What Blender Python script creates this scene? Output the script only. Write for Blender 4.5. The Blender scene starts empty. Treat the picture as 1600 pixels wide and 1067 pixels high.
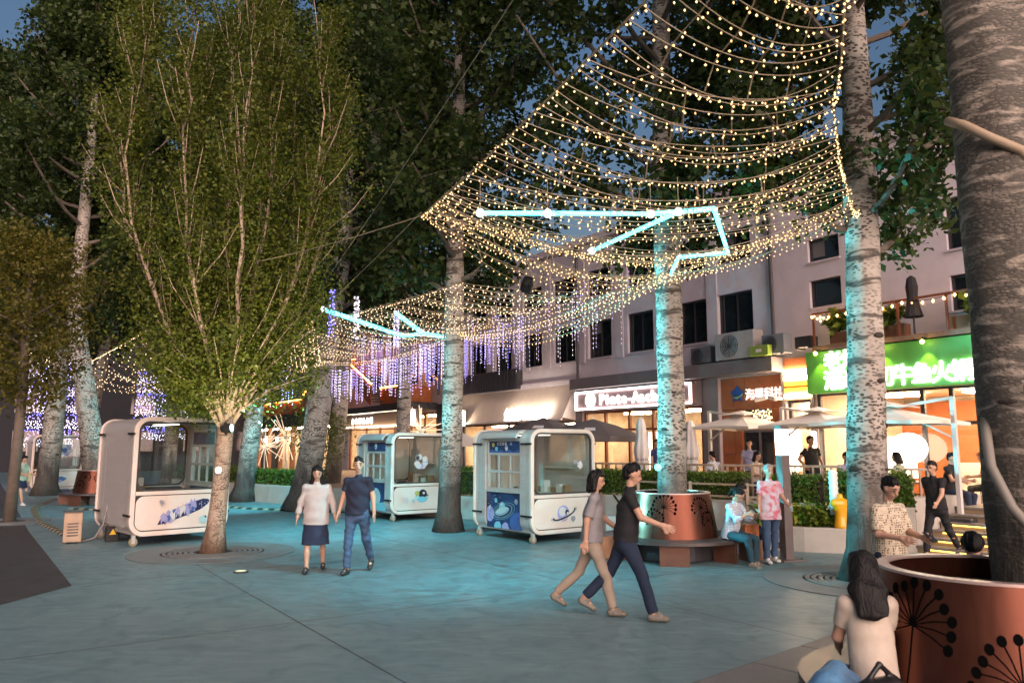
import bpy, math, random
import numpy as np
from mathutils import Vector, Matrix

S = bpy.context.scene
COL = S.collection
R = math.radians
# ------------------------------------------------------------------ camera, sky, sun, exposure
cam_d = bpy.data.cameras.new('camera'); cam = bpy.data.objects.new('camera', cam_d); COL.objects.link(cam)
cam.location = (0, 0, 2.0); cam.rotation_euler = (R(90 + 7.76), 0, 0)
cam_d.lens = 27; cam_d.sensor_width = 36; cam_d.clip_start = .05; cam_d.clip_end = 2000
cam_d.dof.use_dof = True; cam_d.dof.focus_distance = 14; cam_d.dof.aperture_fstop = 2.4
S.camera = cam
W = bpy.data.worlds.new('World'); S.world = W; W.use_nodes = True
wn = W.node_tree.nodes; wl = W.node_tree.links
sky = wn.new('ShaderNodeTexSky'); sky.sky_type = 'NISHITA'; sky.sun_disc = False
sky.sun_elevation = R(.3); sky.sun_rotation = R(162); sky.air_density = 1.2; sky.dust_density = 1.0; sky.ozone_density = 2.5
wn['Background'].inputs['Strength'].default_value = 0.15
wl.new(sky.outputs['Color'], wn['Background'].inputs['Color'])
sun_d = bpy.data.lights.new('sun', 'SUN'); sun_d.energy = 1.7; sun_d.angle = R(70); sun_d.color = (1, .76, .66)
sun = bpy.data.objects.new('sun', sun_d); COL.objects.link(sun); sun.rotation_euler = (R(70), 0, R(18))
S.view_settings.view_transform = 'Standard'; S.view_settings.look = 'None'; S.view_settings.gamma = 1
S.view_settings.exposure = 1.9
cy = S.cycles
cy.use_denoising = True
try: cy.denoiser = 'OPENIMAGEDENOISE'
except Exception: pass
cy.use_adaptive_sampling = True; cy.adaptive_threshold = .03; cy.max_bounces = 5; cy.diffuse_bounces = 2; cy.glossy_bounces = 3; cy.transmission_bounces = 4; cy.transparent_max_bounces = 12
cy.sample_clamp_indirect = 4; cy.sample_clamp_direct = 0; cy.caustics_reflective = False; cy.caustics_refractive = False
cy.use_light_tree = True; cy.blur_glossy = 1.0

# ------------------------------------------------------------------ coordinates along the facade: s runs towards the camera, n away from it
UA = R(34); UX, UY = math.sin(UA), -math.cos(UA); NX, NY = math.cos(UA), math.sin(UA)
FROT = math.atan2(UY, UX)          # rotation whose local X is s and local Y is n
def SN(s, n, z=0): return Vector((s*UX + n*NX, s*UY + n*NY, z))

# ------------------------------------------------------------------ materials
MATS = {}
def mat(name, col=(.5,.5,.5), rough=.6, metal=0, emit=0, ecol=None, var=0, vs=4, vstretch=(1,1,1), bump=0, bs=40, spec=.5, coat=0, col2=None, sample=True):
    if name in MATS: return MATS[name]
    m = bpy.data.materials.new(name); m.use_nodes = True; nt = m.node_tree; b = nt.nodes['Principled BSDF']
    b.inputs['Base Color'].default_value = (*col, 1); b.inputs['Roughness'].default_value = rough; b.inputs['Metallic'].default_value = metal
    b.inputs['Specular IOR Level'].default_value = spec; b.inputs['Coat Weight'].default_value = coat
    if emit:
        b.inputs['Emission Color'].default_value = (*(ecol or col), 1); b.inputs['Emission Strength'].default_value = emit
        if not sample: m.cycles.emission_sampling = 'NONE'
    if var or bump:
        tc = nt.nodes.new('ShaderNodeTexCoord'); mp = nt.nodes.new('ShaderNodeMapping'); mp.inputs['Scale'].default_value = vstretch
        nt.links.new(tc.outputs['Object'], mp.inputs['Vector'])
    if var:
        nz = nt.nodes.new('ShaderNodeTexNoise'); nz.inputs['Scale'].default_value = vs; nz.inputs['Detail'].default_value = 6; nz.inputs['Roughness'].default_value = .65
        nt.links.new(mp.outputs['Vector'], nz.inputs['Vector'])
        cr = nt.nodes.new('ShaderNodeValToRGB'); cr.color_ramp.elements[0].position = .3; cr.color_ramp.elements[1].position = .7
        c2 = col2 or tuple(min(1, c*(1+var)) for c in col)
        cr.color_ramp.elements[0].color = (*[c*(1-var) for c in col], 1); cr.color_ramp.elements[1].color = (*c2, 1)
        nt.links.new(nz.outputs['Fac'], cr.inputs['Fac']); nt.links.new(cr.outputs['Color'], b.inputs['Base Color'])
        rr = nt.nodes.new('ShaderNodeMapRange'); rr.inputs['To Min'].default_value = max(.02, rough-.12); rr.inputs['To Max'].default_value = min(1, rough+.12)
        nt.links.new(nz.outputs['Fac'], rr.inputs['Value']); nt.links.new(rr.outputs['Result'], b.inputs['Roughness'])
    if bump:
        n2 = nt.nodes.new('ShaderNodeTexNoise'); n2.inputs['Scale'].default_value = bs; n2.inputs['Detail'].default_value = 4
        nt.links.new(mp.outputs['Vector'], n2.inputs['Vector'])
        bp = nt.nodes.new('ShaderNodeBump'); bp.inputs['Strength'].default_value = bump; bp.inputs['Distance'].default_value = .02
        nt.links.new(n2.outputs['Fac'], bp.inputs['Height']); nt.links.new(bp.outputs['Normal'], b.inputs['Normal'])
    MATS[name] = m
    return m
def nodes_of(m): return m.node_tree.nodes, m.node_tree.links, m.node_tree.nodes['Principled BSDF']
def glass(name, tint=(.9,.95,.95), refl=.12):
    if name in MATS: return MATS[name]
    m = bpy.data.materials.new(name); m.use_nodes = True; nt = m.node_tree; nt.nodes.clear()
    o = nt.nodes.new('ShaderNodeOutputMaterial'); mx = nt.nodes.new('ShaderNodeMixShader'); t = nt.nodes.new('ShaderNodeBsdfTransparent'); g = nt.nodes.new('ShaderNodeBsdfGlossy')
    t.inputs['Color'].default_value = (*tint, 1); g.inputs['Roughness'].default_value = .03
    lw = nt.nodes.new('ShaderNodeLayerWeight'); lw.inputs['Blend'].default_value = .25
    mr = nt.nodes.new('ShaderNodeMapRange'); mr.inputs['To Min'].default_value = refl*.5; mr.inputs['To Max'].default_value = min(1, refl*5)
    nt.links.new(lw.outputs['Facing'], mr.inputs['Value']); nt.links.new(mr.outputs['Result'], mx.inputs['Fac'])
    nt.links.new(t.outputs[0], mx.inputs[1]); nt.links.new(g.outputs[0], mx.inputs[2]); nt.links.new(mx.outputs[0], o.inputs['Surface'])
    MATS[name] = m; return m

def leafmat(name, c1, c2, trans=.35):
    m = bpy.data.materials.new(name); m.use_nodes = True; nt = m.node_tree; nt.nodes.clear()
    o = nt.nodes.new('ShaderNodeOutputMaterial'); g = nt.nodes.new('ShaderNodeNewGeometry'); cr = nt.nodes.new('ShaderNodeValToRGB')
    cr.color_ramp.elements[0].color = (*c1, 1); cr.color_ramp.elements[1].color = (*c2, 1)
    nt.links.new(g.outputs['Random Per Island'], cr.inputs['Fac'])
    d = nt.nodes.new('ShaderNodeBsdfPrincipled'); d.inputs['Roughness'].default_value = .45; d.inputs['Specular IOR Level'].default_value = .35
    t = nt.nodes.new('ShaderNodeBsdfTranslucent'); mx = nt.nodes.new('ShaderNodeMixShader'); mx.inputs['Fac'].default_value = trans
    nt.links.new(cr.outputs['Color'], d.inputs['Base Color']); nt.links.new(cr.outputs['Color'], t.inputs['Color'])
    nt.links.new(d.outputs[0], mx.inputs[1]); nt.links.new(t.outputs[0], mx.inputs[2]); nt.links.new(mx.outputs[0], o.inputs['Surface'])
    MATS[name] = m; return m

# ------------------------------------------------------------------ mesh helpers
def link(name, me, m=None, parent=None, loc=None, rotz=None, smooth=False):
    o = bpy.data.objects.new(name, me); COL.objects.link(o)
    if m is not None and me is not None and not me.materials:
        for x in (m if isinstance(m, (list, tuple)) else [m]): me.materials.append(x)
    if parent: o.parent = parent
    if loc is not None: o.location = loc
    if rotz is not None: o.rotation_euler = (0, 0, rotz)
    if smooth and me: me.polygons.foreach_set('use_smooth', [True]*len(me.polygons))
    return o
def tag(o, label=None, cat=None, group=None, kind=None):
    if label: o['label'] = label
    if cat: o['category'] = cat
    if group: o['group'] = group
    if kind: o['kind'] = kind
    return o
def empty(name, loc=(0,0,0), rotz=0):
    o = bpy.data.objects.new(name, None); COL.objects.link(o); o.location = loc; o.rotation_euler = (0,0,rotz); o.empty_display_size = .1
    return o
def copy_tree(o, parent=None):
    c = o.copy(); COL.objects.link(c); c.parent = parent
    for ch in o.children: copy_tree(ch, c)
    return c
def arrays_mesh(name, V, Q):
    me = bpy.data.meshes.new(name); V = np.asarray(V, np.float32); Q = np.asarray(Q, np.int32); k = Q.shape[1]
    me.vertices.add(len(V)); me.vertices.foreach_set('co', V.ravel())
    me.loops.add(Q.size); me.loops.foreach_set('vertex_index', Q.ravel())
    me.polygons.add(len(Q)); me.polygons.foreach_set('loop_start', np.arange(0, Q.size, k, dtype=np.int32)); me.polygons.foreach_set('loop_total', np.full(len(Q), k, np.int32))
    me.update(calc_edges=True); return me

class MB:
    def __init__(s): s.v = []; s.f = []; s.m = []; s.mi = 0
    def add(s, vs, fs):
        b = len(s.v); s.v += [tuple(x) for x in vs]; s.f += [[b+i for i in f] for f in fs]; s.m += [s.mi]*len(fs); return s
    def box(s, c, d, rot=0, tilt=None):
        x, y, z = (k/2 for k in d); M = Matrix.Rotation(rot, 3, 'Z')
        if tilt is not None: M = M @ tilt
        p = [M @ Vector(q) + Vector(c) for q in ((-x,-y,-z),(x,-y,-z),(x,y,-z),(-x,y,-z),(-x,-y,z),(x,-y,z),(x,y,z),(-x,y,z))]
        return s.add(p, [(0,3,2,1),(4,5,6,7),(0,1,5,4),(1,2,6,5),(2,3,7,6),(3,0,4,7)])
    def bx(s, x0, x1, y0, y1, z0, z1): return s.box(((x0+x1)/2,(y0+y1)/2,(z0+z1)/2), (abs(x1-x0),abs(y1-y0),abs(z1-z0)))
    def bar(s, a, b, w, h=None):
        a = Vector(a); b = Vector(b); d = b-a; L = d.length; h = h or w
        q = d.to_track_quat('X', 'Z').to_matrix()
        return s.box((a+b)/2, (L, w, h), 0, q)
    def tube(s, path, rad, seg=8, caps=True):
        P = [Vector(p) for p in path]; n = len(P); rad = rad if isinstance(rad, (list, tuple)) else [rad]*n
        vs = []; up = None
        for i in range(n):
            d = (P[min(i+1,n-1)] - P[max(i-1,0)]).normalized()
            if up is None: up = d.orthogonal().normalized()
            up = (up - d*up.dot(d)); up = up.normalized() if up.length > 1e-6 else d.orthogonal().normalized()
            w = d.cross(up)
            for k in range(seg):
                a = 2*math.pi*k/seg; vs.append(P[i] + (up*math.cos(a) + w*math.sin(a))*rad[i])
        fs = [(i*seg+k, i*seg+(k+1)%seg, (i+1)*seg+(k+1)%seg, (i+1)*seg+k) for i in range(n-1) for k in range(seg)]
        if caps: fs += [tuple(range(seg-1,-1,-1)), tuple((n-1)*seg+k for k in range(seg))]
        return s.add(vs, fs)
    def lathe(s, prof, seg=24, c=(0,0,0), closed=False):
        vs = [(c[0]+r*math.cos(2*math.pi*k/seg), c[1]+r*math.sin(2*math.pi*k/seg), c[2]+z) for r, z in prof for k in range(seg)]
        n = len(prof); rows = n if closed else n-1
        fs = [(i*seg+k, i*seg+(k+1)%seg, ((i+1)%n)*seg+(k+1)%seg, ((i+1)%n)*seg+k) for i in range(rows) for k in range(seg)]
        return s.add(vs, fs)
    def prism(s, poly, f):            # poly: 2D points, f(u, v, t) gives the 3D point at side t of 0 and 1
        n = len(poly); vs = [f(u, v, 0) for u, v in poly] + [f(u, v, 1) for u, v in poly]
        return s.add(vs, [tuple(range(n)), tuple(range(2*n-1, n-1, -1))] + [(i, n+i, n+(i+1)%n, (i+1)%n) for i in range(n)])
    def ring(s, A, B, f):             # plate between two loops of equal length
        n = len(A); vs = [f(u,v,0) for u,v in A]+[f(u,v,0) for u,v in B]+[f(u,v,1) for u,v in A]+[f(u,v,1) for u,v in B]
        fs = []
        for i in range(n):
            j = (i+1) % n
            fs += [(i,j,n+j,n+i), (2*n+i,3*n+i,3*n+j,2*n+j), (i,2*n+i,2*n+j,j), (n+i,n+j,3*n+j,3*n+i)]
        return s.add(vs, fs)
    def octa(s, c, r, rz=None):
        x, y, z = c; rz = rz or r
        return s.add([(x+r,y,z),(x-r,y,z),(x,y+r,z),(x,y-r,z),(x,y,z+rz),(x,y,z-rz)], [(0,2,4),(2,1,4),(1,3,4),(3,0,4),(2,0,5),(1,2,5),(3,1,5),(0,3,5)])
    def ball(s, c, r, sc=(1,1,1), seg=12, rows=7):
        pr = [(math.sin(math.pi*i/rows), -math.cos(math.pi*i/rows)) for i in range(rows+1)]
        vs = [(c[0]+r*sc[0]*a*math.cos(2*math.pi*k/seg), c[1]+r*sc[1]*a*math.sin(2*math.pi*k/seg), c[2]+r*sc[2]*b) for a, b in pr for k in range(seg)]
        fs = [(i*seg+k, i*seg+(k+1)%seg, (i+1)*seg+(k+1)%seg, (i+1)*seg+k) for i in range(rows) for k in range(seg)]
        return s.add(vs, fs)
    def mesh(s, name='mesh'):
        me = bpy.data.meshes.new(name); me.from_pydata(s.v, [], s.f)
        if any(s.m): me.polygons.foreach_set('material_index', s.m)
        me.update(); return me
    def build(s, name, m, parent=None, loc=None, rotz=None, smooth=False, bevel=0, auto=0):
        o = link(name, s.mesh(name), m, parent, loc, rotz, smooth)
        if bevel:
            b = o.modifiers.new('bevel', 'BEVEL'); b.width = bevel; b.segments = 2; b.limit_method = 'ANGLE'; b.angle_limit = R(40)
        if auto: o.data.polygons.foreach_set('use_smooth', [True]*len(o.data.polygons)); o.data.set_sharp_from_angle(angle=R(auto))
        return o
def rrect(x0, x1, y0, y1, r, k=6):
    pts = []
    for cx, cy_, a0 in ((x1-r,y0+r,-90),(x1-r,y1-r,0),(x0+r,y1-r,90),(x0+r,y0+r,180)):
        for i in range(k+1):
            a = R(a0 + 90*i/k); pts.append((cx+r*math.cos(a), cy_+r*math.sin(a)))
    return pts
def ell(cx, cy_, a, b, rot=0, k=20):
    c, s_ = math.cos(rot), math.sin(rot)
    return [(cx+a*math.cos(t)*c-b*math.sin(t)*s_, cy_+a*math.cos(t)*s_+b*math.sin(t)*c) for t in (2*math.pi*i/k for i in range(k))]

# ------------------------------------------------------------------ lettering: one mesh per character, made once
CHARS = {}
def make_chars(text):
    todo = [c for c in dict.fromkeys(text) if c.strip() and c not in CHARS]; tmp = []
    for c in todo:
        cu = bpy.data.curves.new('glyph', 'FONT'); cu.body = c; cu.extrude = .04; cu.offset = .012; cu.resolution_u = 3; cu.align_x = 'CENTER'
        o = bpy.data.objects.new('glyph', cu); COL.objects.link(o); tmp.append((c, o))
    dg = bpy.context.evaluated_depsgraph_get(); dg.update()
    for c, o in tmp:
        CHARS[c] = bpy.data.meshes.new_from_object(o.evaluated_get(dg)); CHARS[c].materials.clear()
    for c, o in tmp:
        cu = o.data; bpy.data.objects.remove(o); bpy.data.curves.remove(cu)
GLYPH = {}
def letters(text, size, m, parent, x, y, z, pitch=None, face='-Y', name='letter', thick=1.0):
    """characters standing on the XZ plane of the parent, facing -Y, starting at x"""
    pitch = pitch or size
    for i, c in enumerate(text):
        if not c.strip(): continue
        key = (c, m.name)
        if key not in GLYPH:
            me = CHARS[c].copy(); me.materials.append(m); GLYPH[key] = me
        o = link(name, GLYPH[key], None, parent)
        o.rotation_euler = (R(90), 0, 0) if face == '-Y' else (R(90), 0, R(90))
        o.scale = (size, size, size*thick); d = pitch*(i+.5)
        o.location = (x+d, y, z) if face == '-Y' else (x, y+d, z)
make_chars('潮汕鲜切牛鱼火锅老灶台海星科技台北面馆渔乐圈太空能量大PinteAachoKUSO-·')
# ================================================================== SETTING
def ground_material():
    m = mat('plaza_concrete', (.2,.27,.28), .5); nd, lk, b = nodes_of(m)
    tc = nd.new('ShaderNodeTexCoord')
    def noise(sc, det, stretch=(1,1,1), dist=0, rotz=0):
        mp = nd.new('ShaderNodeMapping'); mp.inputs['Scale'].default_value = stretch; mp.inputs['Rotation'].default_value = (0,0,rotz); lk.new(tc.outputs['Object'], mp.inputs['Vector'])
        n_ = nd.new('ShaderNodeTexNoise'); n_.inputs['Scale'].default_value = sc; n_.inputs['Detail'].default_value = det; n_.inputs['Distortion'].default_value = dist
        lk.new(mp.outputs['Vector'], n_.inputs['Vector']); return n_.outputs['Fac']
    def mixc(fac, a, bb, t='MIX'):
        x = nd.new('ShaderNodeMix'); x.data_type = 'RGBA'; x.blend_type = t
        if isinstance(fac, float): x.inputs[0].default_value = fac
        else: lk.new(fac, x.inputs[0])
        for i, v in ((6, a), (7, bb)):
            if isinstance(v, tuple): x.inputs[i].default_value = (*v, 1)
            else: lk.new(v, x.inputs[i])
        return x.outputs[2]
    def ramp(fac, p0, p1):
        r_ = nd.new('ShaderNodeMapRange'); r_.inputs['From Min'].default_value = p0; r_.inputs['From Max'].default_value = p1; lk.new(fac, r_.inputs['Value']); return r_.outputs['Result']
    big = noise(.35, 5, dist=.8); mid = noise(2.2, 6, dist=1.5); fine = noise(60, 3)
    ripple_swirl = noise(1.1, 5, (1, 4.2, 1), 2.5, R(12))
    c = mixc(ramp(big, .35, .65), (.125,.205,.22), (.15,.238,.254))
    c = mixc(ramp(ripple_swirl, .48, .68), c, (.175,.275,.29))  # paler swirls put the projected ripple light into the floor colour
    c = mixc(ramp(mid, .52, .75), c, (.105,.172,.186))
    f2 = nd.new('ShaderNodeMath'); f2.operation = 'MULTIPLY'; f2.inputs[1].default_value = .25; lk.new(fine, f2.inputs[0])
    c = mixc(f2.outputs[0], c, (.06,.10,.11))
    # saw-cut joints
    br = nd.new('ShaderNodeTexBrick'); br.offset = 0; br.inputs['Scale'].default_value = 1; br.inputs['Brick Width'].default_value = 4.2; br.inputs['Row Height'].default_value = 4.2; br.inputs['Mortar Size'].default_value = .011; br.inputs['Mortar Smooth'].default_value = .2
    mp = nd.new('ShaderNodeMapping'); mp.inputs['Rotation'].default_value = (0,0,R(56)); mp.inputs['Location'].default_value = (.6,1.1,0); lk.new(tc.outputs['Object'], mp.inputs['Vector']); lk.new(mp.outputs['Vector'], br.inputs['Vector'])
    c = mixc(br.outputs['Fac'], c, (.035,.04,.04))
    lk.new(c, b.inputs['Base Color'])
    rr = nd.new('ShaderNodeMapRange'); rr.inputs['To Min'].default_value = .34; rr.inputs['To Max'].default_value = .62; lk.new(mid, rr.inputs['Value']); lk.new(rr.outputs['Result'], b.inputs['Roughness'])
    bp = nd.new('ShaderNodeBump'); bp.inputs['Strength'].default_value = .25; bp.inputs['Distance'].default_value = .02
    ad = nd.new('ShaderNodeMath'); ad.operation = 'ADD'; lk.new(ripple_swirl, ad.inputs[0]); lk.new(f2.outputs[0], ad.inputs[1]); lk.new(ad.outputs[0], bp.inputs['Height']); lk.new(bp.outputs['Normal'], b.inputs['Normal'])
    return m
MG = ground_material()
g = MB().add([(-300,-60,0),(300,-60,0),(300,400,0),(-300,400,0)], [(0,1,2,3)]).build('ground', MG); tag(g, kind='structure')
m_asph = mat('asphalt', (.045,.042,.042), .75, var=.35, vs=3, bump=.4, bs=90)
o = MB().add([(-60,90,.004),(-60,-10,.004),(-6.2,4,.004),(-6.51,10.13,.004),(-6.37,11.49,.004),(-11.46,18.65,.004),(-17.5,27.5,.004),(-40,60,.004)], [(0,1,2,3,4,5,6,7)]).build('road', m_asph); tag(o, kind='structure')
# granite slabs in the seating bay around the front planter
m_slab = [mat('granite_slab_%d' % i, c, .55, var=.18, vs=7, bump=.15, bs=60) for i, c in enumerate(((.16,.145,.14),(.18,.165,.158),(.145,.135,.13),(.17,.155,.15)))]
m_joint = mat('slab_joint', (.07,.065,.06), .9)
dirv = Vector((1.89,1.68,0)).normalized(); nrm = Vector((dirv.y,-dirv.x,0))
pb = MB().add([Vector((1.53,6.88,.004))-dirv*6, Vector((1.53,6.88,.004))+dirv*9.5, Vector((1.53,6.88,.004))+dirv*9.5+nrm*9, Vector((1.53,6.88,.004))-dirv*6+nrm*9], [(3,2,1,0)]).build('pavement', m_joint); tag(pb, kind='structure')
rnd = random.Random(5)
for i in range(-4, 9):
    for j in range(0, 6):
        c = Vector((1.53,6.88,0)) + dirv*(i*.9+.45+(.45 if j % 2 else 0)) + nrm*(j*.6+.33)
        if c.y < 3 or c.x > 5.2 or c.x < -1: continue
        MB().box((0,0,0), (.888,.588,.022)).build('paving_slab', m_slab[rnd.randrange(4)], pb, c+Vector((0,0,.009+rnd.random()*.003)), math.atan2(dirv.y,dirv.x), bevel=.004)

# ================================================================== BUILDING
m_wall = mat('grey_render', (.61,.54,.585), .85, var=.10, vs=1.2, bump=.12, bs=30)
m_pil = mat('grey_render_band', (.55,.485,.525), .85, var=.10, vs=1.4)
m_fascia = mat('grey_metal_fascia', (.17,.15,.155), .5, var=.15, vs=2)
m_dark = mat('dark_steel', (.035,.035,.04), .45, var=.3, vs=5)
m_black = mat('black_plastic', (.012,.012,.013), .5)
m_pane = mat('dark_window_glass', (.012,.016,.022), .06, spec=.8)
m_blind = mat('roller_blind_cloth', (.16,.15,.15), .8)
m_frame = mat('window_frame_metal', (.03,.03,.034), .4)
m_pipe = mat('drain_pipe_paint', (.06,.055,.06), .5)
m_int = mat('shop_interior_wall', (.66,.52,.38), .8, var=.25, vs=2.5)
m_intd = mat('shop_interior_wood', (.25,.10,.045), .55, var=.3, vs=4, vstretch=(1,1,.2))
m_clear = glass('clear_glass', (.95,.97,.96), .05)
m_warm = mat('warm_lamp', (1,.72,.42), .5, emit=24, ecol=(1,.72,.45))
m_warm2 = mat('warm_lamp_strong', (1,.80,.58), .5, emit=5, ecol=(1,.74,.48))
m_white = mat('white_sign_light', (1,.95,.9), .5, emit=3, ecol=(1,.90,.85))
m_whites = mat('white_letter_light', (1,.97,.93), .5, emit=3, ecol=(1,.95,.90), sample=False)
m_or = mat('orange_strip_light', (1,.4,.1), .5, emit=6, ecol=(1,.30,.05))
m_orw = mat('orange_painted_panel', (.42,.13,.045), .55, var=.15, vs=3)
m_wht = mat('white_paint', (.72,.70,.68), .5, var=.06, vs=5)
BL = empty('office_building', SN(0,18.9), FROT); tag(BL, 'long grey rendered building with dark upper windows above the lit shopfronts', 'building')
PITCH = [(-16.3,-14.95),(-18.05,-16.75),(-20.52,-19.2),(-22.75,-21.4),(-24.95,-23.55),(-27.18,-25.78),(-29.42,-28.04),(-31.6,-30.2),(-33.9,-32.5),(-36.2,-34.8),(-38.5,-37.1),(-40.8,-39.4),(-43.1,-41.7),(-45.4,-44.0)]
WIN = [(a,b,5.33,6.75) for a,b in PITCH] + [(a,b,7.72,8.75) for a,b in PITCH] + [(-12.97,-12.0,5.84,6.62),(-12.97,-12.0,7.15,7.8),(-12.97,-12.0,8.4,9.08),(-9.15,-8.45,6.7,7.98),(-9.15,-8.45,5.2,6.07),(-6.9,-5.6,6.5,7.8)]
SHOPS = [(-13.0,-4.0,.5,3.45),(-13.9,-13.1,.5,3.3),(-16.4,-14.05,.5,4.1),(-23.15,-17.05,.5,3.3),(-32.4,-23.55,.5,3.0),(-46.6,-34.9,.5,3.75)]
def wall_mesh(s0, s1, z0, z1, holes, depth):
    xs = sorted({s0, s1, *[h[0] for h in holes], *[h[1] for h in holes]}); zs = sorted({z0, z1, *[h[2] for h in holes], *[h[3] for h in holes]})
    b = MB()
    for i in range(len(xs)-1):
        for j in range(len(zs)-1):
            cx, cz = (xs[i]+xs[i+1])/2, (zs[j]+zs[j+1])/2
            if any(h[0] < cx < h[1] and h[2] < cz < h[3] for h in holes): continue
            b.add([(xs[i],0,zs[j]),(xs[i+1],0,zs[j]),(xs[i+1],0,zs[j+1]),(xs[i],0,zs[j+1])], [(0,1,2,3)])
    for a, c, d, e in holes:
        b.add([(a,0,d),(c,0,d),(c,0,e),(a,0,e),(a,depth,d),(c,depth,d),(c,depth,e),(a,depth,e)], [(0,4,5,1),(1,5,6,2),(2,6,7,3),(3,7,4,0)])
    b.add([(s0,0,z0),(s0,0,z1),(s0,9,z1),(s0,9,z0),(s1,0,z0),(s1,0,z1),(s1,9,z1),(s1,9,z0)], [(0,1,2,3),(4,7,6,5),(1,5,6,2)])
    return b
wall_mesh(-48, -3.5, 0, 9.9, WIN+SHOPS, .22).build('wall', m_wall, BL)
MB().bx(-48.1,-3.4,-.12,.3,9.9,10.15).build('parapet', m_pil, BL)
for a, b_, c, d in WIN:
    f = MB(); w = .06
    f.bx(a,a+w,.10,.2,c,d).bx(b_-w,b_,.10,.2,c,d).bx(a+w,b_-w,.10,.2,c,c+w).bx(a+w,b_-w,.10,.2,d-w,d)
    if b_-a > 1.2: f.bx((a+b_)/2-.02,(a+b_)/2+.02,.11,.19,c+w,d-w)
    wo = f.build('window', m_frame, BL)
    MB().bx(a+w,b_-w,.15,.16,c+w,d-w).build('pane', m_pane, wo)
    MB().bx(a-.03,b_+.03,-.05,.1,c-.05,c-.002).build('sill', m_pil, wo)
    hsh = (int(abs(a)*37+c*11)*7919) % 10
    if hsh < 3: MB().bx(a+w+.01,(a+b_)/2-.03,.135,.142,d-w-(d-c)*(.3+.2*hsh),d-w-.005).build('roller_blind', m_blind, wo)
for k, (a, b_) in enumerate(PITCH[:-1]):
    x = (PITCH[k+1][1]+a)/2 if k < len(PITCH)-1 else a
    MB().bx(x-.22,x+.22,-.035,.01,5.2,9.88).build('pilaster', m_pil, BL)
for x in (-14.18,-23.3,-34.6): MB().tube([(x,-.09,4.6),(x,-.09,9.6)], .055, 8).bx(x-.09,x+.09,-.16,0,9.6,9.85).build('drainpipe', m_pipe, BL, smooth=False)
MB().bx(-34.4,-23.3,-.10,.01,4.42,4.62).build('string_course', m_pil, BL)
# projecting fascia over the shops, dark slatted parapet box
MB().bx(-23.25,-13.95,-.55,-.01,4.13,4.55).build('fascia', m_fascia, BL, bevel=.01)
MB().bx(-47,-34.8,-1.5,-.01,3.85,4.2).build('fascia', m_dark, BL, bevel=.01)
fb = MB().bx(-31.9,-27.2,-.32,-.28,4.43,5.32).bx(-31.9,-31.86,-.28,0,4.43,5.32).bx(-27.24,-27.2,-.28,0,4.43,5.32).build('balcony_box', m_dark, BL)
for i in range(24): MB().bx(0,.09,-.345,-.322,4.47,5.28).build('slat', m_dark, fb, (-31.85+i*.195,0,0))
# piers between the shops
for a, b_ in ((-17.03,-16.42),(-23.52,-23.17),(-14.03,-13.92),(-34.85,-32.45),(-13.08,-13.0)):
    MB().bx(a,b_,-.06,.05,.5,4.12).build('pier', m_fascia if a > -30 else m_dark, BL)
def interior(s0, s1, z1, m, depth=4, floor=None, lamps=None):
    z0 = .52; x0, x1 = s0+.03, s1-.03; y0 = .23; y1 = depth
    MB().add([(x0,y1,z0),(x1,y1,z0),(x1,y1,z1),(x0,y1,z1),(x0,y0,z0),(x0,y0,z1),(x1,y0,z0),(x1,y0,z1)], [(0,1,2,3),(4,0,3,5),(1,6,7,2),(5,3,2,7)]).build('interior_wall', m, BL)
    MB().add([(x0,y0,z0),(x1,y0,z0),(x1,y1,z0),(x0,y1,z0)], [(0,1,2,3)]).build('interior_floor', floor or m_intd, BL)
    for (cx, cy2, w, d) in (lamps or []): MB().bx(cx-w/2,cx+w/2,cy2-d/2,cy2+d/2,z1-.09,z1-.04).build('ceiling_lamp', m_warm, BL)
m_hall = mat('restaurant_wall', (.72,.55,.40), .8, var=.2, vs=1.6)
interior(-13.0,-4.0,3.44,m_hall,4.5,lamps=[(-11.6,1.8,1.2,.5),(-9.2,1.8,1.2,.5),(-7.2,1.8,1.2,.5),(-9.2,3.4,1.4,.4)])
interior(-13.9,-13.1,3.29,m_int,2.0,lamps=[(-13.5,1,.5,.5)])
interior(-23.15,-17.05,3.29,m_int,3.5,lamps=[(-21.5,1.4,1.2,.4),(-18.8,1.4,1.2,.4)])
interior(-32.4,-23.55,2.99,m_int,3,lamps=[(-30.5,1.2,1.4,.4),(-27.5,1.2,1.4,.4),(-25,1.2,1.2,.4)])
interior(-46.6,-34.9,3.74,m_int,4,lamps=[(-44,1.5,2,.5),(-40.5,1.5,2,.5),(-37.2,1.5,2,.5)])
def shopfront(s0, s1, z1, posts, m, rail=None):
    for i in range(len(posts)-1):
        a, b_ = posts[i], posts[i+1]
        MB().bx(a+.05,b_-.05,.09,.10,.62,z1-.08).build('shop_pane', m_clear, BL)
    for p_ in posts: MB().bx(p_-.05,p_+.05,.05,.15,.52,z1-.002).build('mullion', m, BL, bevel=.006)
    for i in range(len(posts)-1):
        MB().bx(posts[i]+.05,posts[i+1]-.05,.06,.14,z1-.08,z1-.003).build('head_rail', m, BL); MB().bx(posts[i]+.05,posts[i+1]-.05,.06,.14,.52,.62).build('bottom_rail', m, BL)
        if rail: MB().bx(posts[i]+.05,posts[i+1]-.05,.065,.135,rail-.04,rail+.04).build('transom', m, BL)
m_brown = mat('brown_frame_wood', (.20,.06,.025), .45, var=.3, vs=6, vstretch=(1,1,.15))
shopfront(-13,-4,3.45,[-12.9,-11.5,-10.05,-9.35,-7.7,-6.1,-4.1],m_dark,2.55)
shopfront(-13.9,-13.1,3.3,[-13.84,-13.15],m_dark)
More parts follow.
